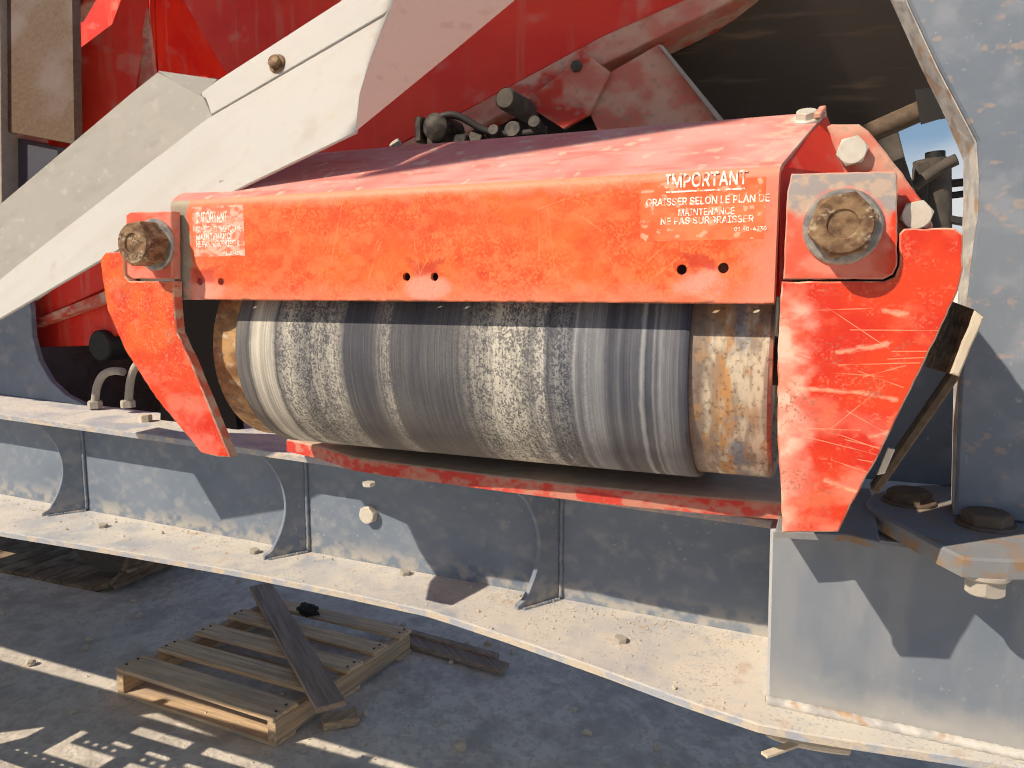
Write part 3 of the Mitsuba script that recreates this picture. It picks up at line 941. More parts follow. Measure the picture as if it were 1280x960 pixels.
# ------------------------------------------------------------------ guard hood
K = "drum_guard"
tag(K, "faded orange red steel guard with worn warning labels over the drum", "guard")
GY, GB, GT = 0.87, 1.583, 1.726
XA, XB = -0.906, -0.060
RY, RZ = 1.03, 1.811                 # rear edge of the roof
T = 0.006
nb = 8
bend = []
ru = np.array([RY - GY, RZ - GT]); ru /= np.linalg.norm(ru)
rb = 0.010
for t in np.linspace(0, 1, nb):
    s = np.array([GY, GT - rb]); c_ = np.array([GY, GT]); e = c_ + ru * rb
    bend.append((1 - t) ** 2 * s + 2 * t * (1 - t) * c_ + t * t * e)
half = nb // 2 + 1
rn = np.array([ru[1], -ru[0]])        # inward normal of the roof
front_prof = [np.array([GY + 0.0015, GB]), np.array([GY, GB + 0.0015])] + bend[:half + 1]
fin = [q + (np.array([T, 0]) if i < 4 else np.array([T * 0.8, -T * 0.3])) for i, q in enumerate(front_prof)]
fin[0] = np.array([GY + T, GB])
prof2 = np.array(front_prof + fin[::-1])


def sweep_x(prof, xa, xb):
    """prism along x; xa, xb = functions of y"""
    prof = np.asarray(prof, float)
    L = np.array([[xa(y), y, z] for y, z in prof]); Rr = np.array([[xb(y), y, z] for y, z in prof])
    p = prof if area2(prof) > 0 else prof[::-1]
    if area2(prof) < 0:
        L, Rr = L[::-1], Rr[::-1]
    f = ear(p); fa = np.array([area2(p[t]) for t in f]); f = np.where((fa < 0)[:, None], f[:, ::-1], f)
    n = len(p); i = np.arange(n); j = (i + 1) % n
    m = tri(np.vstack([L, Rr]), np.vstack([f[:, ::-1], f + n, np.stack([i, j, j + n], 1), np.stack([i, j + n, i + n], 1)]))
    if m.volume < 0:
        m.invert()
    return m


xa = lambda y: XA - 0.05 * (y - GY) / (RY - GY)
xb = lambda y: XB + 0.040 * (y - GY) / (RY - GY)
fp = man(sweep_x(prof2, xa, xb))
HOLES = [(250, 352, .0055), (276, 352, .0055), (508, 346, .0055), (543, 346, .0055), (852, 337, .0058), (904, 335, .0058)]
for hx, hy, hr in HOLES:
    c = PY(hx, hy, GY)
    cyl = m3.Manifold.cylinder(0.04, hr, hr, 20).rotate([90, 0, 0]).translate([c[0], GY + 0.02, c[2]])
    fp = fp - cyl
obj(K + "__front_panel", unman(fp), "guard_paint", 25)
labels[K + "__front_panel"] = {"label": "orange front panel, bare grey strip at its left end"}
roof = [bend[half] + 0.0] + bend[half + 1:] + [np.array([RY, RZ])]
roof_in = [q + rn * np.array([1, 1]) * T for q in roof]
obj(K + "__roof_panel", sweep_x(np.array(roof + roof_in[::-1]), xa, xb), "hood_top_paint", 25)
labels[K + "__roof_panel"] = {"label": "pinkish dusty sloping roof of the guard"}
# dark drop of the rear and the end plates
eA, eB, eC, eC2, eD = PY(975, 207, GY + 0.008), PY(1034, 145, RY - 0.004), PY(1064, 222, 1.0), PY(1064, 372, 1.0), PY(974, 371, GY + 0.008)
ev = np.array([eA, eB, eC, eC2, eD]); ev = np.vstack([ev, ev + [-0.005, 0.002, 0]])
obj(K + "__end_plate", tri(ev, np.vstack([[[0, 2, 1], [0, 3, 2], [0, 4, 3]], np.array([[0, 1, 2], [0, 2, 3], [0, 3, 4]]) + 5])), "machine_red")
obj(K + "__end_tab", cat(beam_box([xb(RY) - 0.004, RY - 0.006, RZ + 0.003], [xb(RY - .035), RY - 0.040, RZ - 0.012], 0.008, 0.006, 0.001)), "dusty_red")
lx = XA + 0.006
obj(K + "__end_plate", plate([[lx, GY + 0.008, GB], [lx, GY + 0.008, GT - 0.012], [lx - 0.05, RY, RZ - 0.012], [lx - 0.05, RY, 1.60]], 0.005, 0.0005), "machine_red")


def roof_pt(px, py):
    nrm = np.array([0, -ru[1], ru[0]])
    return PN(px, py, (0, RY, RZ), nrm), nrm


c, nr = roof_pt(286, 233)
obj(K + "__roof_bolt", cat(washer(c, nr, 0.015, 0.003, 0.003), hex_head(c + nr * 0.003, nr, 0.012, 0.010, 0.2, False)), "dust_grey")
c, nr = roof_pt(1008, 150)
obj(K + "__roof_bolt", cat(washer(c, nr, 0.017, 0.003, 0.003), hex_head(c + nr * 0.003, nr, 0.013, 0.008, 0.5, False)), "zinc")


def lettering(text, px0, py0, px1, h, bold=False, slope=None):
    """lettering on the guard's face: baseline starts at (px0,py0), ends at px1"""
    a = PY(px0, py0, GY)
    b = PY(px1, py0, GY)
    m = meshkit.text_mesh(text, h, 0.0005, bold)
    w = m.bounds[1][0] - m.bounds[0][0]
    s = (b[0] - a[0]) / w
    v = np.array(m.vertices); v[:, 0] = (v[:, 0] - m.bounds[0][0]) * s
    return tri(np.stack([v[:, 0] + a[0], GY - 0.0004 - v[:, 2], v[:, 1] + a[2]], 1), m.faces)


# right label
z_at = lambda px, py: PY(px, py, GY)
r0, r1 = z_at(800, 302), z_at(961, 208)
K2 = K + "__label"
obj(K2, box([r0[0], GY - 0.0004, r0[2]], [r1[0] - 0.002, GY + 0.001, 1.7165]), "sticker_film")
labels[K2] = {"label": "scratched label reading IMPORTANT in white letters at the right end"}
ti = cat(lettering("IMPORTANT", 832, 235, 934, 0.0145, True),
         box([z_at(833, 240)[0], GY - 0.0009, z_at(833, 240)[2] - 0.0012], [z_at(931, 240)[0], GY - 0.0003, z_at(833, 240)[2] + 0.0005]))
obj(K2 + "__title", ti, "letter_white")
obj(K2 + "__text_line", lettering("GRAISSER SELON LE PLAN DE", 808, 258, 962, 0.0078, True), "letter_white")
obj(K2 + "__text_line", lettering("MAINTENANCE", 848, 270, 918, 0.0072, True), "letter_white")
obj(K2 + "__text_line", lettering("NE PAS SURGRAISSER", 826, 281, 942, 0.0072, True), "letter_white")
obj(K2 + "__text_line", lettering("01.40-4330", 918, 289, 958, 0.0042, True), "letter_white")
# left label, mostly bleached
r0, r1 = z_at(243, 321), z_at(304, 256)
K2 = obj(K + "__label", box([r0[0], GY - 0.0004, r0[2]], [r1[0], GY + 0.001, 1.7165]), "sticker_white")
labels[K2] = {"label": "bleached white label with faded lettering at the left end"}
obj(K2 + "__title", lettering("IMPORTANT", 246, 279, 285, 0.015, True), "letter_white")
for i, (tx, y, e) in enumerate((("GRAISSER SELON LE PLAN DE", 291, 302), ("MAINTENANCE", 300, 292), ("NE PAS SURGRAISSER", 309, 300))):
    obj(K2 + "__text_line", lettering(tx, 246, y, e, 0.0085, True), "letter_white")
obj(K2 + "__text_line", lettering("01.40-4330", 280, 319, 304, 0.005, True), "letter_white")

# ------------------------------------------------------------------ end brackets
BY = 0.85


def big_bolt(K, px, py, protr):
    c = PY(px, py, BY)
    obj(K + "__big_bolt__washer", washer(c, (0, -1, 0), 0.0375, 0.010, 0.006), "washer_steel", 25)
    c2 = c - [0, 0.006, 0]
    obj(K + "__big_bolt", hex_head(c2, (0, -1, 0), 0.0325, protr, math.radians(12)), "bolt_rust", 20)
    labels[K + "__big_bolt"] = {"label": "large rusty hexagon bolt with caked dirt"}


K = "end_bracket"
tag(K, "bright red scratched bracket with big rusty bolt at the right end of the drum", "bracket", "end brackets of the drum")
low = PYs([(977, 352), (1105, 352), (1119, 346), (1124.5, 332), (1124.5, 292), (1130, 286), (1194, 285), (1204, 293), (1204, 335), (1197, 365), (1173, 417), (1129, 506),
           (1090, 585), (1063, 632), (1048, 665), (978, 666), (972, 540), (972, 437)], BY)
obj(K + "__side_plate", plate(low, 0.016, 0.0016, rough=(0.008, 0.0006)), "bracket_paint")
bpl = PYs([(989, 217), (1119, 214), (1122, 218), (1121.5, 332), (1116, 343), (1104, 349), (979, 349), (981, 300), (984, 240)], BY)
obj(K + "__bolt_plate", plate(bpl, 0.016, 0.0014, rough=(0.008, 0.0004)), "bolt_plate_paint")
labels[K + "__bolt_plate"] = {"label": "square plate round the bolt, worn to grey metal along its top"}
obj(K + "__backing", plate(PYs([(990, 222), (1112, 222), (1114, 300), (1190, 302), (1190, 350), (1150, 440), (990, 440)], 0.8675), 0.012, 0.001), "dark_grime")
rp = PYs([(1034, 158), (1040, 155), (1074, 155), (1086, 164), (1122, 209), (1158, 258), (1166, 280), (1170, 330), (1010, 330), (1012, 240), (1056, 214)], 0.885)
obj(K + "__rear_plate", plate(rp, 0.014, 0.0016, rough=(0.008, 0.0005)), "dusty_red")
labels[K + "__rear_plate"] = {"label": "dusty sloping plate behind the bracket with two pale bolts"}
big_bolt(K, 1053, 284, 0.036)
for a in ((1065, 190), (1145, 270)):
    c = PY(*a, 0.884)
    obj(K + "__small_bolt", hex_head(c, (0, -1, 0), 0.0155, 0.011, 0.2, False), "zinc")
# flanks behind the side plate, lug and slanting flat bar
fl_ = PYs([(1200, 340), (1052, 660)], BY + 0.018)
obj(K + "__return_plate", loft(np.array([fl_[0], fl_[1], fl_[1] - [0.012, 0, 0], fl_[0] - [0.012, 0, 0]]),
                               np.array([fl_[0], fl_[1], fl_[1] - [0.012, 0, 0], fl_[0] - [0.012, 0, 0]]) + [0.004, 0.12, 0]), "dark_grime")
fl_ = PYs([(976, 430), (982, 655)], BY + 0.0165)
obj(K + "__return_plate", loft(np.array([fl_[0], fl_[1], fl_[1] + [0.010, 0, 0], fl_[0] + [0.010, 0, 0]]),
                               np.array([fl_[0], fl_[1], fl_[1] + [0.010, 0, 0], fl_[0] + [0.010, 0, 0]]) + [0.0, 0.10, 0]), "machine_red")
obj(K + "__lug", loft(PYs([(1220, 388), (1230, 397), (1199, 471), (1189, 468)], 0.874), PYs([(1178, 372), (1188, 381), (1168, 462), (1156, 458)], 1.03)), "bolt_rust")
obj(K + "__flat_bar", beam_box(PY(1196, 462, 0.95), PY(1092, 612, 0.95), 0.010, 0.026, 0.002, up=(0, -1, 0.0)), "rust_steel")
obj(K + "__lug_pad", plate(PYs([(1219, 388), (1230, 397), (1199, 471), (1188, 467)], 0.868), 0.0055, 0.0015, rough=(0.008, 0.0006)), "crumb")
obj(K + "__bright_tag", plate(PYs([(1110, 560), (1119, 562), (1106, 592), (1096, 594)], 0.866), 0.004, 0.0006), "zinc")

K = "end_bracket_001"
tag(K, "orange red bracket tapering to a cut tip at the left end of the drum", "bracket", "end brackets of the drum")
low = PYs([(125, 324), (131, 316), (154, 314), (155.5, 345), (161, 351.5), (216.5, 351.5), (217.5, 380), (221, 416), (240, 457), (287, 572), (271, 571), (251, 566), (194, 497), (156, 438), (134, 388), (127, 345)], BY)
obj(K + "__side_plate", plate(low, 0.016, 0.0016, rough=(0.008, 0.0006)), "bracket_paint")
bpl = PYs([(157, 269), (163, 265), (214, 264), (215, 348.5), (165, 348.5), (158.5, 343)], BY)
obj(K + "__bolt_plate", plate(bpl, 0.016, 0.0014, rough=(0.008, 0.0004)), "bolt_plate_paint")
labels[K + "__bolt_plate"] = {"label": "small rounded plate behind the left bolt"}
big_bolt(K, 195, 306, 0.036)
obj(K + "__spring", cat(*[lathe([(1.47 + 0.012 * i, 0.0), (1.47 + 0.012 * i, 0.018), (1.478 + 0.012 * i, 0.018), (1.478 + 0.012 * i, 0.0)], 20, "z", (-0.895, 1.06, 0.07)) for i in range(4)]), "dark_grime")

# ------------------------------------------------------------------ scraper lip under the drum
K = "scraper_lip"
tag(K, "red steel lip under the drum, its front edge scuffed and caked with dust", "scraper lip")
lz = 1.322
fe = [PZ(*a, lz) for a in [(358, 549), (400, 558), (440, 571), (480, 577), (560, 587), (640, 597), (720, 606), (800, 614), (880, 621), (990, 629)]]
fe = np.array(fe)
fe[:, 1] = np.maximum(fe[:, 1], 0.93)
bkk = fe.copy(); bkk[:, 1] = 1.22
obj(K, plate(np.vstack([fe, bkk[::-1]]), 0.023, 0.0025, normal=(0, 0, 1), rough=(0.01, 0.0005)), "lip_paint")
c = PY(461, 601, 0.965)
obj(K + "__bolt", hex_head(c - [0, 0, 0.002], (0, 0, -1), 0.010, 0.006, 0.3, False), "zinc")

# ------------------------------------------------------------------ beige chute plates at the upper left
K = "sheet_metal_chute"
tag(K, "beige folded sheet metal chute slanting above the left bracket", "chute")
pA = np.array([PY(300, 240, 0.893)[0], 0.893, 1.738]); nA = np.array([-0.05, -0.90, 0.26]); nA /= np.linalg.norm(nA)
A_low = [(-150, 340), (-95, 440), (0, 398), (150, 311), (310, 230), (445, 165)]
A_right = [(450, 118), (462, 78), (478, 36), (492, 0), (506, -40)]
A_top = [(480, -40)] if False else []
fold = [(500, -40), (492, 4), (480, 20), (262, 146), (172, 210), (0, 349), (-60, 395)]
tip = np.array([-1.484, 0.0, 1.506]); tip[1] = pA[1] - (nA[0] * (tip[0] - pA[0]) + nA[2] * (tip[2] - pA[2])) / nA[1]
tip2 = tip + np.array([-0.10, (0.10 * nA[0] - 0.13 * nA[2]) / nA[1], 0.13])
polyA = [tip2, tip] + [PN(*a, pA, nA) for a in A_low[2:] + A_right[:-1] + fold[1:-1]]
obj(K + "__lower_panel", plate(polyA, 0.004, 0.001), "chute_paint")
labels[K + "__lower_panel"] = {"label": "bright cream lower panel"}
F0, F1, F2 = PN(0, 349, pA, nA), PN(262, 146, pA, nA), PN(480, 20, pA, nA)
fd = (F1 - F0) / np.linalg.norm(F1 - F0)
nB = np.cross(fd, [0.20, 0.10, 1.0]); nB = nB if nB[1] < 0 else -nB
polyB = [PN(*a, F0, nB) for a in [(-60, 401), (0, 355), (172, 215), (266, 146), (254, 121), (197, 90), (169, 112), (0, 255), (-120, 335)]]
obj(K + "__side_panel", plate(polyB, 0.004, 0.001), "chute_grey")
labels[K + "__side_panel"] = {"label": "duller grey side panel"}
pb = PN(244, 119, F0, nB)
obj(K + "__end_flap", plate([PN(198, 89, F0, nB), pb, pb + (PY(256, 146, pb[1]) - PY(244, 119, pb[1])) * 0.2, PY(272, 98, pb[1] + 0.03)], 0.003, 0.0005), "chute_grey")
nC = np.cross((F2 - F1) / np.linalg.norm(F2 - F1), [0.0, 0.22, 1.0]); nC = nC if nC[1] < 0 else -nC
polyC = [PN(*a, F1, nC) for a in [(261, 145), (479, 18), (500, 5), (520, -40), (470, -40), (424, 2), (270, 101), (244, 121)]]
obj(K + "__top_rail", plate(polyC, 0.006, 0.0012), "chute_paint")
labels[K + "__top_rail"] = {"label": "cream rail along the top with a rusty bolt"}
c = PN(347, 80, F1, nC); nC = nC / np.linalg.norm(nC)
obj(K + "__rail_bolt", cat(washer(c, nC, 0.014, 0.003, 0.003), hex_head(c + nC * 0.003, nC, 0.010, 0.008, 0.2, False)), "bolt_rust")
# skirt: turns away to the right, out of the sun
pE = PN(445, 165, pA, nA)
nE = np.array([0.38, -0.82, -0.40])
sk = [(445, 164), (450, 117), (462, 77), (478, 35), (492, 0), (512, -60), (700, -60), (644, 0), (560, 70)]
obj(K + "__skirt", plate([PN(*a, pE, nE) for a in sk], 0.004, 0.001), "skirt_bounce")
labels[K + "__skirt"] = {"label": "beige skirt turned away from the sun, pink bounce light in its colour"}

# ------------------------------------------------------------------ inclined red conveyor frame behind the guard
K = "inclined_conveyor"
tag(K, "red inclined conveyor side beam behind the guard, streaked with dust", "conveyor")
IY = 1.30
fc = PYs([(240, 262), (430, 214), (576, 141), (751, 47), (864, -2), (960, -60), (660, -60), (420, 150), (300, 228)], IY)
obj(K + "__side_web", plate(fc, 0.012, 0.001), "machine_red")
fa = PYs([(420, 222), (576, 141), (751, 46), (864, -4), (960, -60), (985, -40), (912, 2), (759, 78), (640, 137), (585, 164), (470, 216)], IY - 0.012)
obj(K + "__bottom_flange", plate(fa, 0.10, 0.002), "dusty_red")
sp = PYs([(654, 129), (732, 66), (763, 90), (736, 143), (704, 161)], 1.266)
obj(K + "__hinge_plate", plate(sp, 0.008, 0.001), "dusty_red")
labels[K + "__hinge_plate"] = {"label": "small dusty pink plate with a bolt hole"}
c = PY(721, 83, 1.265)
obj(K + "__hinge_bolt", hex_head(c, (0, -1, 0), 0.010, 0.006, 0.1), "dark_grime")
bp2 = PYs([(760, 92), (822, 56), (900, 150), (900, 190), (760, 190), (737, 142)], 1.277)
obj(K + "__roller_bracket", plate(bp2, 0.010, 0.001), "dusty_red")
fe2 = PYs([(822, 55), (828, 56), (904, 149), (899, 153)], 1.25)
obj(K + "__bracket_edge", plate(fe2, 0.07, 0.0008), "dust_grey")
c = PY(640, 128, 1.20)
obj(K + "__roller_pin", lathe([(-0.03, 0.0), (-0.03, 0.014), (-0.025, 0.018), (0.08, 0.018), (0.08, 0.0)], 24, "y", c), "dark_grime", 40)
c = PY(548, 160, 1.16)
obj(K + "__bearing", cat(lathe([(-0.018, 0.0), (-0.018, 0.014), (-0.012, 0.022), (0.05, 0.024), (0.05, 0.0)], 24, "y", c),
                         box(c + [-0.040, -0.01, -0.022], c + [-0.026, 0.05, 0.020], 0.003), box(c + [-0.025, 0.0, -0.028], c + [0.05, 0.05, -0.012], 0.003)), "oily_steel", 40)
obj(K + "__grease_hose", tube(smooth_path([c + [0.0, -0.01, 0.01], c + [0.045, 0.0, 0.012], c + [0.075, 0.01, -0.006], c + [0.13, 0.02, -0.016], c + [0.18, 0.03, -0.012]]), 0.006, 10), "hose_rubber", True)
for dx_, r_, h_ in ((0.060, 0.013, 0.02), (0.095, 0.010, 0.03), (0.125, 0.015, 0.02), (0.165, 0.011, 0.03)):
    obj(K + "__clamp", hex_head(c + [dx_, 0.03, -0.020 + 0.1 * (dx_ - 0.06)], (0.1, -1, 0.25), r_, h_, dx_ * 40, False), "oily_steel")
c = PY(497, 184, 1.10)
obj(K + "__edge_nut", hex_head(c, (-0.3, -0.6, 0.7), 0.010, 0.010, 0.2, False), "dust_grey")
c = PY(410, 203, 1.12)
obj(K + "__edge_nut", hex_head(c, (-0.3, -0.6, 0.7), 0.010, 0.010, 0.2, False), "dark_grime")
cr = PY(760, 150, 1.33)
obj(K + "__cross_tube", tube([PY(560, 150, 1.36), PY(880, 160, 1.36)], 0.03, 16), "black_steel", True)

K = "dark_conveyor"
tag(K, "dark brown rubber underside of the conveyor, top right behind the guard", "conveyor")
nD = np.array([-0.10, -0.70, -0.70])
pD = PY(900, 100, 1.45)
dk = [(560, 260), (560, 150), (760, -60), (1200, -120), (1190, 148), (1150, 152), (1146, 136), (1085, 160), (1040, 176), (1000, 260)]
obj(K + "__rubber_sheet", plate([PN(*a, pD, nD) for a in dk], 0.012, 0.001), "dark_rubber")
obj(K + "__end_block", loft(PYs([(1143, 112), (1176, 108), (1181, 147), (1151, 156)], 1.22), PYs([(1143, 112), (1176, 108), (1181, 147), (1151, 156)], 1.30)), "black_steel")
obj(K + "__brown_tube", tube([PY(1040, 187, 1.36), PY(1152, 138, 1.36)], 0.016, 16), "rust_steel", True)
obj(K + "__leg", plate(PYs([(1070, 178), (1121, 156), (1132, 200), (1148, 250), (1168, 300), (1100, 320)], 1.42), 0.05, 0.002), "dark_grime")

K = "hydraulic_valve"
tag(K, "dark hydraulic valve with stub hoses against the sky, right of the guard", "valve")
VY = 1.55
v0 = PY(1168, 240, VY)
obj(K + "__body", cat(tube([PY(1166, 300, VY), PY(1165, 200, VY)], 0.030, 16), box(PY(1140, 240, VY) - [0, .03, .04], PY(1160, 240, VY) + [0, .03, .05], 0.004)), "dark_grime", 40)
obj(K + "__cap", tube([PY(1169, 205, VY), PY(1169, 190, VY)], 0.016, 14), "black_steel", 40)
obj(K + "__hose", tube(smooth_path([PY(1140, 235, VY - .04), PY(1160, 220, VY - .04), PY(1180, 207, VY - .04), PY(1196, 199, VY - .04)]), 0.010, 12), "dark_grime", True)
obj(K + "__hose", tube([PY(1180, 230, VY), PY(1215, 227, VY)], 0.007, 10), "hose_rubber", True)
obj(K + "__hose", tube([PY(1176, 246, VY), PY(1215, 241, VY)], 0.006, 10), "hose_rubber", True)
obj(K + "__hose", tube([PY(1130, 250, VY), PY(1176, 249, VY)], 0.008, 10), "dark_grime", True)
obj(K + "__foot_bar", beam_box(PY(1150, 268, VY), PY(1220, 280, VY), 0.03, 0.012, 0.001), "hose_rubber")

# ------------------------------------------------------------------ upper left: rusty column, red hopper frame
K = "rusty_column"
tag(K, "brown rusty steel column in the upper left corner", "column")
ry = 1.55
obj(K + "__upper", loft(PYs([(2, -120), (88, -120), (93, 180), (3, 163)], ry), PYs([(2, -120), (88, -120), (93, 180), (3, 163)], ry) + [-0.006, 0.03, 0]), "rust_steel")
obj(K + "__lower", loft(PYs([(4, 168), (72, 184), (72, 300), (4, 300)], ry + 0.03), PYs([(4, 168), (72, 184), (72, 300), (4, 300)], ry + 0.03) + [0, 0.2, 0]), "dark_navy")
obj(K + "__cleat", loft(PYs([(-60, -120), (-1, -120), (2, 255), (-60, 255)], ry - 0.02), PYs([(-60, -120), (-1, -120), (2, 255), (-60, 255)], ry - 0.02) + [0, 0.2, 0]), "dust_grey")

K = "feed_hopper"
tag(K, "red steel feed hopper with pointed gussets behind the chute, top left", "hopper")
hy = 1.75
left_panel = [PY(86, 60, hy - 0.02), PY(186, -80, hy - 0.02), PY(184, 19, hy - 0.02), PY(169, 115, hy - 0.02), PY(86, 190, hy - 0.02)]
lp0 = PY(186, 20, hy); nL = np.array([0.50, -0.86, 0.0])
obj(K + "__left_panel", plate([PN(*a, lp0, nL) for a in [(60, 90), (140, 30), (180, -80), (186, 20), (166, 130), (60, 215)]], 0.01, 0.001), "machine_red")
e0 = PYs([(183, 10), (193, 92), (193, 130), (164, 125)], hy - 0.01)
obj(K + "__gusset_edge", plate(e0, 0.010, 0.001), "dusty_red")
g0 = [PY(187, -80, hy), PY(187, 10, hy), PY(194, 92, hy), PY(283, 96, hy + 0.34), PY(224, -4, hy + 0.16), PY(196, -80, hy + 0.02)]
obj(K + "__gusset", tri(np.array(g0 + [q + np.array([0, 0.012, 0.0]) for q in g0]), np.vstack([[[0, 1, 2], [0, 2, 4], [2, 3, 4], [0, 4, 5]], np.array([[0, 2, 1], [0, 4, 2], [2, 4, 3], [0, 5, 4]]) + 6])), "machine_red")
obj(K + "__cross_rail", plate(PYs([(92, -60), (140, -60), (92, 24)], hy - 0.12), 0.03, 0.002), "dusty_red")
obj(K + "__back_panel", plate(PYs([(60, -200), (640, -200), (640, 160), (60, 260)], 2.3), 0.02, 0.001), "machine_red")

# lower left: red frame between the gusset and the left bracket
K = "inner_chassis"
tag(K, "red inner chassis rails and dark bore seen between gusset and left bracket", "chassis rails")
obj(K + "__upper_rail", plate(PYs([(20, 395), (150, 300), (150, 352), (40, 402)], 1.40), 0.03, 0.002), "machine_red")
obj(K + "__ledge", plate(PYs([(36, 402), (135, 362), (145, 372), (40, 410)], 1.385), 0.03, 0.002), "dusty_red")
obj(K + "__lower_rail", plate(PYs([(40, 408), (140, 372), (160, 392), (160, 410), (124, 432), (44, 434)], 1.42), 0.03, 0.002), "machine_red")
obj(K + "__bore", lathe([(-0.01, 0.0), (-0.01, 0.036), (-0.006, 0.040), (0.06, 0.040), (0.06, 0.0)], 30, "y", PY(128, 432, 1.41)), "black_steel", 40)
obj(K + "__back_plate", plate(PYs([(-40, 330), (380, 330), (380, 620), (-40, 620)], 1.75), 0.02, 0.001), "rust_steel")
obj(K + "__gap_shade", plate(PYs([(200, 370), (275, 370), (300, 560), (200, 560)], 1.30), 0.02, 0.001), "shade_black")  # dark sheet standing in for the shaded gap left of the drum

# hydraulic elbows on the beam
for i, pts in enumerate(([(119, 508), (121, 485), (128, 470), (140, 464), (154, 465)], [(160, 507), (162, 485), (165, 468), (172, 455)])):
    ey = 1.32 + 0.01 * i
    k = obj("hose_elbow", tube(smooth_path([PY(a, b, ey) for a, b in pts]), 0.0095, 12), "dust_grey", True)
    c = PY(pts[0][0], pts[0][1], ey)
    obj(k + "__collar", hex_head([c[0], c[1], c[2] - 0.004], (0, 0, 1), 0.017, 0.018, 0.2 + i, False), "dust_grey")
    tag(k, ["pale pipe elbow bending right, left one of two on the beam", "darker upright pipe stub right of the pale elbow"][i], "pipe elbow", "pipe elbows on the beam")
c = PY(181, 507, 1.27)
c[2] = zt(c[0]) + 0.012
obj("beam_nut", hex_head(c, (0, 0, 1), 0.014, 0.016, 0.2, False), "crumb")
tag("beam_nut", "single dusty hexagon nut on the beam beside the pipe elbows", "nut")

# ------------------------------------------------------------------ added panel overhead, out of frame: outline set by the shade it casts
WZ = 3.0


def to_shade_plane(p):
    t = (WZ - p[2]) / SUN[2]
    return p + SUN * t


Dp = to_shade_plane(PN(492, 0, pA, nA)); Cp = to_shade_plane(PN(446, 164, pA, nA))
M1 = to_shade_plane(PN(464, 74, pA, nA))
A_ = to_shade_plane(roof_pt(440, 224)[0]); B_ = to_shade_plane(roof_pt(925, 150)[0])
poly = [Dp + (Dp - M1) * 3, Dp, M1, Cp, A_, B_]
poly += [B_ + [0.12, 0.10, 0], [-0.62, 0.95, WZ], [-1.0, 0.95, WZ]]
poly = np.array(poly); poly[:, 2] = WZ
pp = poly[:, :2]
if area2(pp) < 0:
    pp = pp[::-1]
from shapely.ops import unary_union
web_sh = [to_shade_plane(PY(a, b, 1.31))[:2] for a, b in ((225, 262), (300, 150), (430, 20), (520, -100), (900, -100), (960, 60), (940, 170), (700, 200), (430, 240), (300, 262))]
back_sh = [to_shade_plane(PY(a, b, 2.3))[:2] for a, b in ((205, -60), (560, -60), (420, 60), (275, 120), (235, 60))]
cut = sg.box(-6, 0.035, 2, 2.5)
pg = unary_union([sg.Polygon(pp).buffer(0), sg.Polygon(web_sh).buffer(0).intersection(cut), sg.Polygon(back_sh).buffer(0).intersection(cut)]).buffer(0.03).buffer(-0.03)
wing = cat(*[trimesh.creation.extrude_polygon(q_, 0.03, engine="earcut") for q_ in getattr(pg, "geoms", [pg])])  # mesh of the added overhead light blocker
wing.apply_translation([0, 0, WZ])
obj("overhead_shade", tri(wing.vertices, wing.faces), "machine_red")
tag("overhead_shade", "wide red shade panel added overhead, unseen above the frame", "shade panel")

# ------------------------------------------------------------------ pallet
FLc, FRc, BRc = PZ(147, 869, 0.0), PZ(345, 935, 0.0), PZ(521, 819, 0.0)
u = FRc - FLc; LU = np.linalg.norm(u); u /= LU
w = BRc - FRc; LW = np.linalg.norm(w); w /= LW
wp = np.array([-u[1], u[0], 0]); wp = wp if wp[1] > 0 else -wp
w = (w + wp) / np.linalg.norm(w + wp)
mat("pallet_wood", wood((0.68, 0.51, 0.33), (0.50, 0.355, 0.22), (u[0], u[1])), 0.85, 0.2)
mat("stringer_wood", wood((0.54, 0.40, 0.26), (0.38, 0.26, 0.16), (w[0], w[1])), 0.85, 0.2)
K = "wooden_pallet"
tag(K, "worn wooden pallet lying on the ground in the machine's shade", "pallet")


def bar(o, d1, l1, d2, l2, z0, z1, bev=0.002):
    m = box([0, 0, z0], [l1, l2, z1], bev)
    M = np.eye(4); M[:3, 0], M[:3, 1], M[:3, 3] = d1, d2, [o[0], o[1], 0]
    m.apply_transform(M)
    if m.volume < 0:
        m.invert()
    return m


PH = 0.115
for s in (0.0, 0.955):
    obj(K + "__stringer", bar(FLc + u * LU * s, u, 0.038, w, LW, 0.016, PH - 0.018), "stringer_wood")
for t, bw in ((0.0, 0.125), (0.235, 0.10), (0.46, 0.10), (0.69, 0.095), (0.90, 0.09)):
    o = FLc + w * (LW * t) + u * rng.uniform(-0.006, 0.004)
    an = rng.uniform(-0.012, 0.012); u2 = u * math.cos(an) + w * math.sin(an)
    bd = bar(o, u2, LU + 0.004, w, bw, PH - 0.0175, PH + rng.uniform(-0.002, 0.002))
    k_ = obj(K + "__deck_board", bd, "pallet_wood")
    for e_ in (0.018, LU - 0.018):
        for q_ in (0.3, 0.7):
            obj(k_ + "__nail", lathe([(0.0, 0.0), (0.0, 0.005), (0.003, 0.004), (0.003, 0.0)], 10, "z", o + u2 * e_ + w * bw * q_ + [0, 0, PH + 0.0005]), "black_steel")
for t, bw in ((0.0, 0.10), (0.45, 0.10), (0.89, 0.10)):
    obj(K + "__bottom_board", bar(FLc + w * LW * t, u, LU, w, bw, 0.0, 0.0155), "pallet_wood")

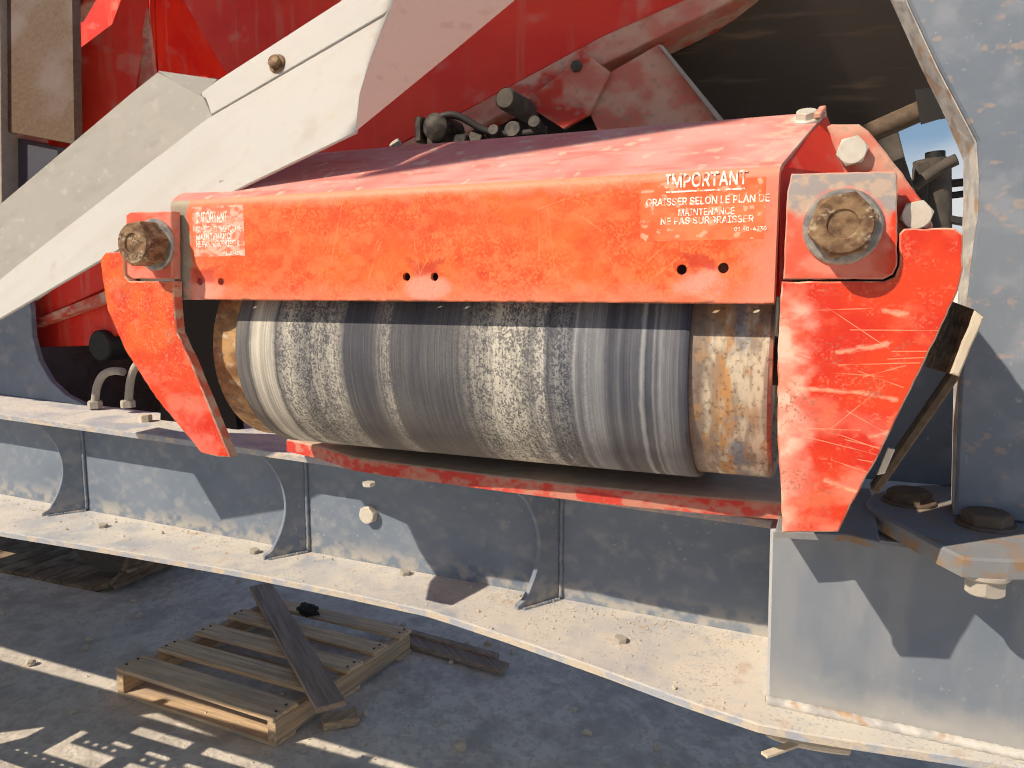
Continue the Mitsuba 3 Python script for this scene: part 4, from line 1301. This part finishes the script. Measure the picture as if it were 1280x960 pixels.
mat("grey_wood", wood((0.36, 0.28, 0.22), (0.24, 0.18, 0.145), tuple(((lambda q_: q_ / np.linalg.norm(q_))(PZ(414, 884, 0.138) - PZ(326, 733, 0.145)))[:2].tolist())), 0.85, 0.2)
a, b = PZ(326, 733, 0.145), PZ(414, 884, 0.138)
obj("plank", beam_box(a, b, 0.105, 0.022, 0.002), "grey_wood")
tag("plank", "grey weathered plank lying across the wooden pallet", "plank")
a, b = PZ(403, 903, 0.016), PZ(448, 895, 0.016)
obj("wood_block", beam_box(a, b, 0.075, 0.032, 0.003), "stringer_wood")
tag("wood_block", "short flat wood offcut under the near end of the plank", "wood offcut")
a, b = PZ(505, 800, 0.02), PZ(632, 836, 0.02)
obj("wood_strip", cat(beam_box(a, b, 0.07, 0.022, 0.002), beam_box(PZ(480, 783, 0.03), PZ(622, 822, 0.03), 0.03, 0.03, 0.002)), "grey_wood")
tag("wood_strip", "dark wood strip on the ground right of the pallet", "wood strip")
c = PZ(385, 762, 0.14)
clod = trimesh.creation.icosphere(subdivisions=4, radius=0.04)
cv = np.array(clod.vertices); cv *= (0.35 + 1.3 * meshkit.fbm(cv * 55 + 3, 5))[:, None]; cv *= [1.3, 0.8, 0.65]
obj("dirt_clod", tri(cv + c, clod.faces), "black_steel", True)
tag("dirt_clod", "black lump lying on the far edge of the pallet", "clod")

# ------------------------------------------------------------------ crawler track at the left, under the chassis
K = "crawler_track"
tag(K, "brown dusty crawler track under the chassis at the left", "crawler track")
mat("track_steel", lambda p, n, uv: mix((0.13, 0.09, 0.06), (0.27, 0.20, 0.14), smoothstep(0.3, 0.7, F(p, 14, 5))), 0.85, 0.2)
tr, ty0, ty1, tx1, tx0, tz = 0.36, 2.75, 3.25, -3.62, -6.2, 0.37
per = []
for x in np.arange(tx0, tx1, 0.13):
    per.append((x, tz - tr, 0.0))
for a_ in np.arange(0, math.pi, 0.13 / tr):
    per.append((tx1 + tr * math.sin(a_), tz - tr * math.cos(a_), a_))
for x in np.arange(tx1, tx0, -0.13):
    per.append((x, tz + tr, math.pi))
for (x, z, a_) in per:
    s = cat(box([-0.061, ty0, -0.012], [0.061, ty1, 0.012], 0.004), box([-0.055, ty0 + .005, -0.036], [-0.035, ty1 - .005, -0.011], 0.004))
    M = trimesh.transformations.rotation_matrix(-a_, [0, 1, 0]); M[:3, 3] = [x, 0, z]
    s.apply_transform(M)
    obj(K + "__shoe", s, "track_steel")
obj(K + "__side_frame", cat(box([tx0, ty0 + 0.03, 0.2], [tx1 - 0.2, ty0 + 0.16, 0.55], 0.01), lathe([(-0.08, 0.0), (-0.08, 0.3), (0.08, 0.3), (0.08, 0)], 40, "y", (tx1, ty0 + 0.2, tz))), "dark_grime")

# ------------------------------------------------------------------ added steps under the beam, unseen at the left: pattern the sunlit ground
K = "added_steps"
tag(K, "added steps with perforated treads, unseen left of the frame, patterning the sunlight", "steps")
for x in (-3.02, -2.12):
    obj(K + "__stringer", box([x - 0.02, 1.04, 0.34], [x + 0.02, 1.08, 1.06], 0.003), "chassis_paint")
for z, y0, y1 in ((0.86, 0.92, 1.14), (0.60, 1.04, 1.29), (0.38, 1.12, 1.27)):
    pl = sg.box(-2.999, y0, -2.141, y1)
    holes = []
    for i, x in enumerate(np.arange(-2.95, -2.17, 0.045)):
        for k, y in enumerate((y0 + 0.025, y1 - 0.025)):
            holes.append(sg.Point(x + 0.026 * (k % 2), y).buffer(0.010, 4))
    big = [sg.box(-2.86, y0 + 0.05, -2.60, y1 - 0.04), sg.box(-2.53, y0 + 0.05, -2.25, y1 - 0.04)] 
    t_ = trimesh.creation.extrude_polygon(pl.difference(unary_union(holes + big)), 0.006, engine="earcut")
    t_.apply_translation([0, 0, z])
    obj(K + "__tread", tri(t_.vertices, t_.faces), "chassis_paint")
    obj(K + "__tread_lip", box([-2.999, y1, z - 0.05], [-2.141, y1 + 0.004, z + 0.006]), "chassis_paint")

# ------------------------------------------------------------------ added plate below the beam, unseen at the left: outline cut for its ground shadow
sk_ = [(-5.0, 0.45), (-3.3, 0.55), (-3.18, 0.634), (-2.97, 1.0), (-2.5, 0.95), (-2.2, 0.915), (-1.95, 0.92), (-1.80, 1.05), (-5.0, 1.05)]
obj("ground_shade_plate", plate([[x, 1.05, z] for x, z in sk_], 0.006, 0.001), "chassis_paint")
tag("ground_shade_plate", "blue grey plate added below the beam to shade the ground, unseen left of the frame", "shade plate")

# ------------------------------------------------------------------ added panel, unseen at the left: casts shade on the gusset
K = "gusset_shade_panel"
tag(K, "tall red panel added to shade the gusset, unseen left of the frame", "machine cover")
obj(K + "__panel", box([-3.4, 0.88, 1.79], [-1.84, 0.90, 2.45], 0.003), "machine_red")
for lo_, hi_ in (([-3.4, 0.902, 1.74], [-3.36, 1.60, 1.80]), ([-2.20, 0.902, 1.76], [-2.16, 1.36, 1.80])):
    obj(K + "__frame_bar", box(lo_, hi_, 0.003), "dusty_red")

# ------------------------------------------------------------------ loose dirt
ico = trimesh.creation.icosphere(subdivisions=1, radius=1.0)


def stones(pts, sizes, seed):
    r = np.random.default_rng(seed); V, Fc = [], []
    for i, (p, s) in enumerate(zip(pts, sizes)):
        vv = ico.vertices * s * r.uniform(0.6, 1.2, 3) * r.uniform(0.8, 1.15, (len(ico.vertices), 1))
        V.append(vv + p); Fc.append(ico.faces + i * len(ico.vertices))
    return tri(np.vstack(V), np.vstack(Fc))


P_, S_ = [], []
for _ in range(420):
    x = rng.uniform(-1.9, -0.06) if rng.random() < 0.45 else rng.uniform(-0.55, -0.07)
    yo = np.interp(x, xs, oy)
    y = rng.uniform(yo + 0.004, WEB - 0.012) if rng.random() < 0.5 else WEB - 0.012 - abs(rng.normal(0, 0.03))
    if y < yo + 0.004 or (x > -0.085 and y > CP - 0.01):
        continue
    s = rng.uniform(0.0006, 0.0022) if rng.random() < 0.985 else rng.uniform(0.003, 0.005)
    P_.append([x, y, fz(x) + s * 0.4]); S_.append(s)
obj("dirt_crumbs", stones(P_, S_, 5), "crumb")
tag("dirt_crumbs", "crumbs of pale dirt lying on the lower flange of the beam", "dirt", kind="stuff")
P_, S_ = [], []
for _ in range(2600):
    x, y = rng.uniform(-4.5, 0.6), rng.uniform(1.6, 4.2)
    s = rng.uniform(0.0015, 0.005) if rng.random() < 0.985 else rng.uniform(0.006, 0.014)
    P_.append([x, y, s * 0.3]); S_.append(s)
for _ in range(60):
    x, y = rng.uniform(-3.8, 0.2), rng.uniform(1.8, 3.4)
    s = rng.uniform(0.008, 0.02)
    P_.append([x, y, s * 0.3]); S_.append(s)
obj("pebbles", stones(P_, S_, 6), "crumb")
tag("pebbles", "small pale pebbles scattered over the ground below the machine", "pebbles", kind="stuff")
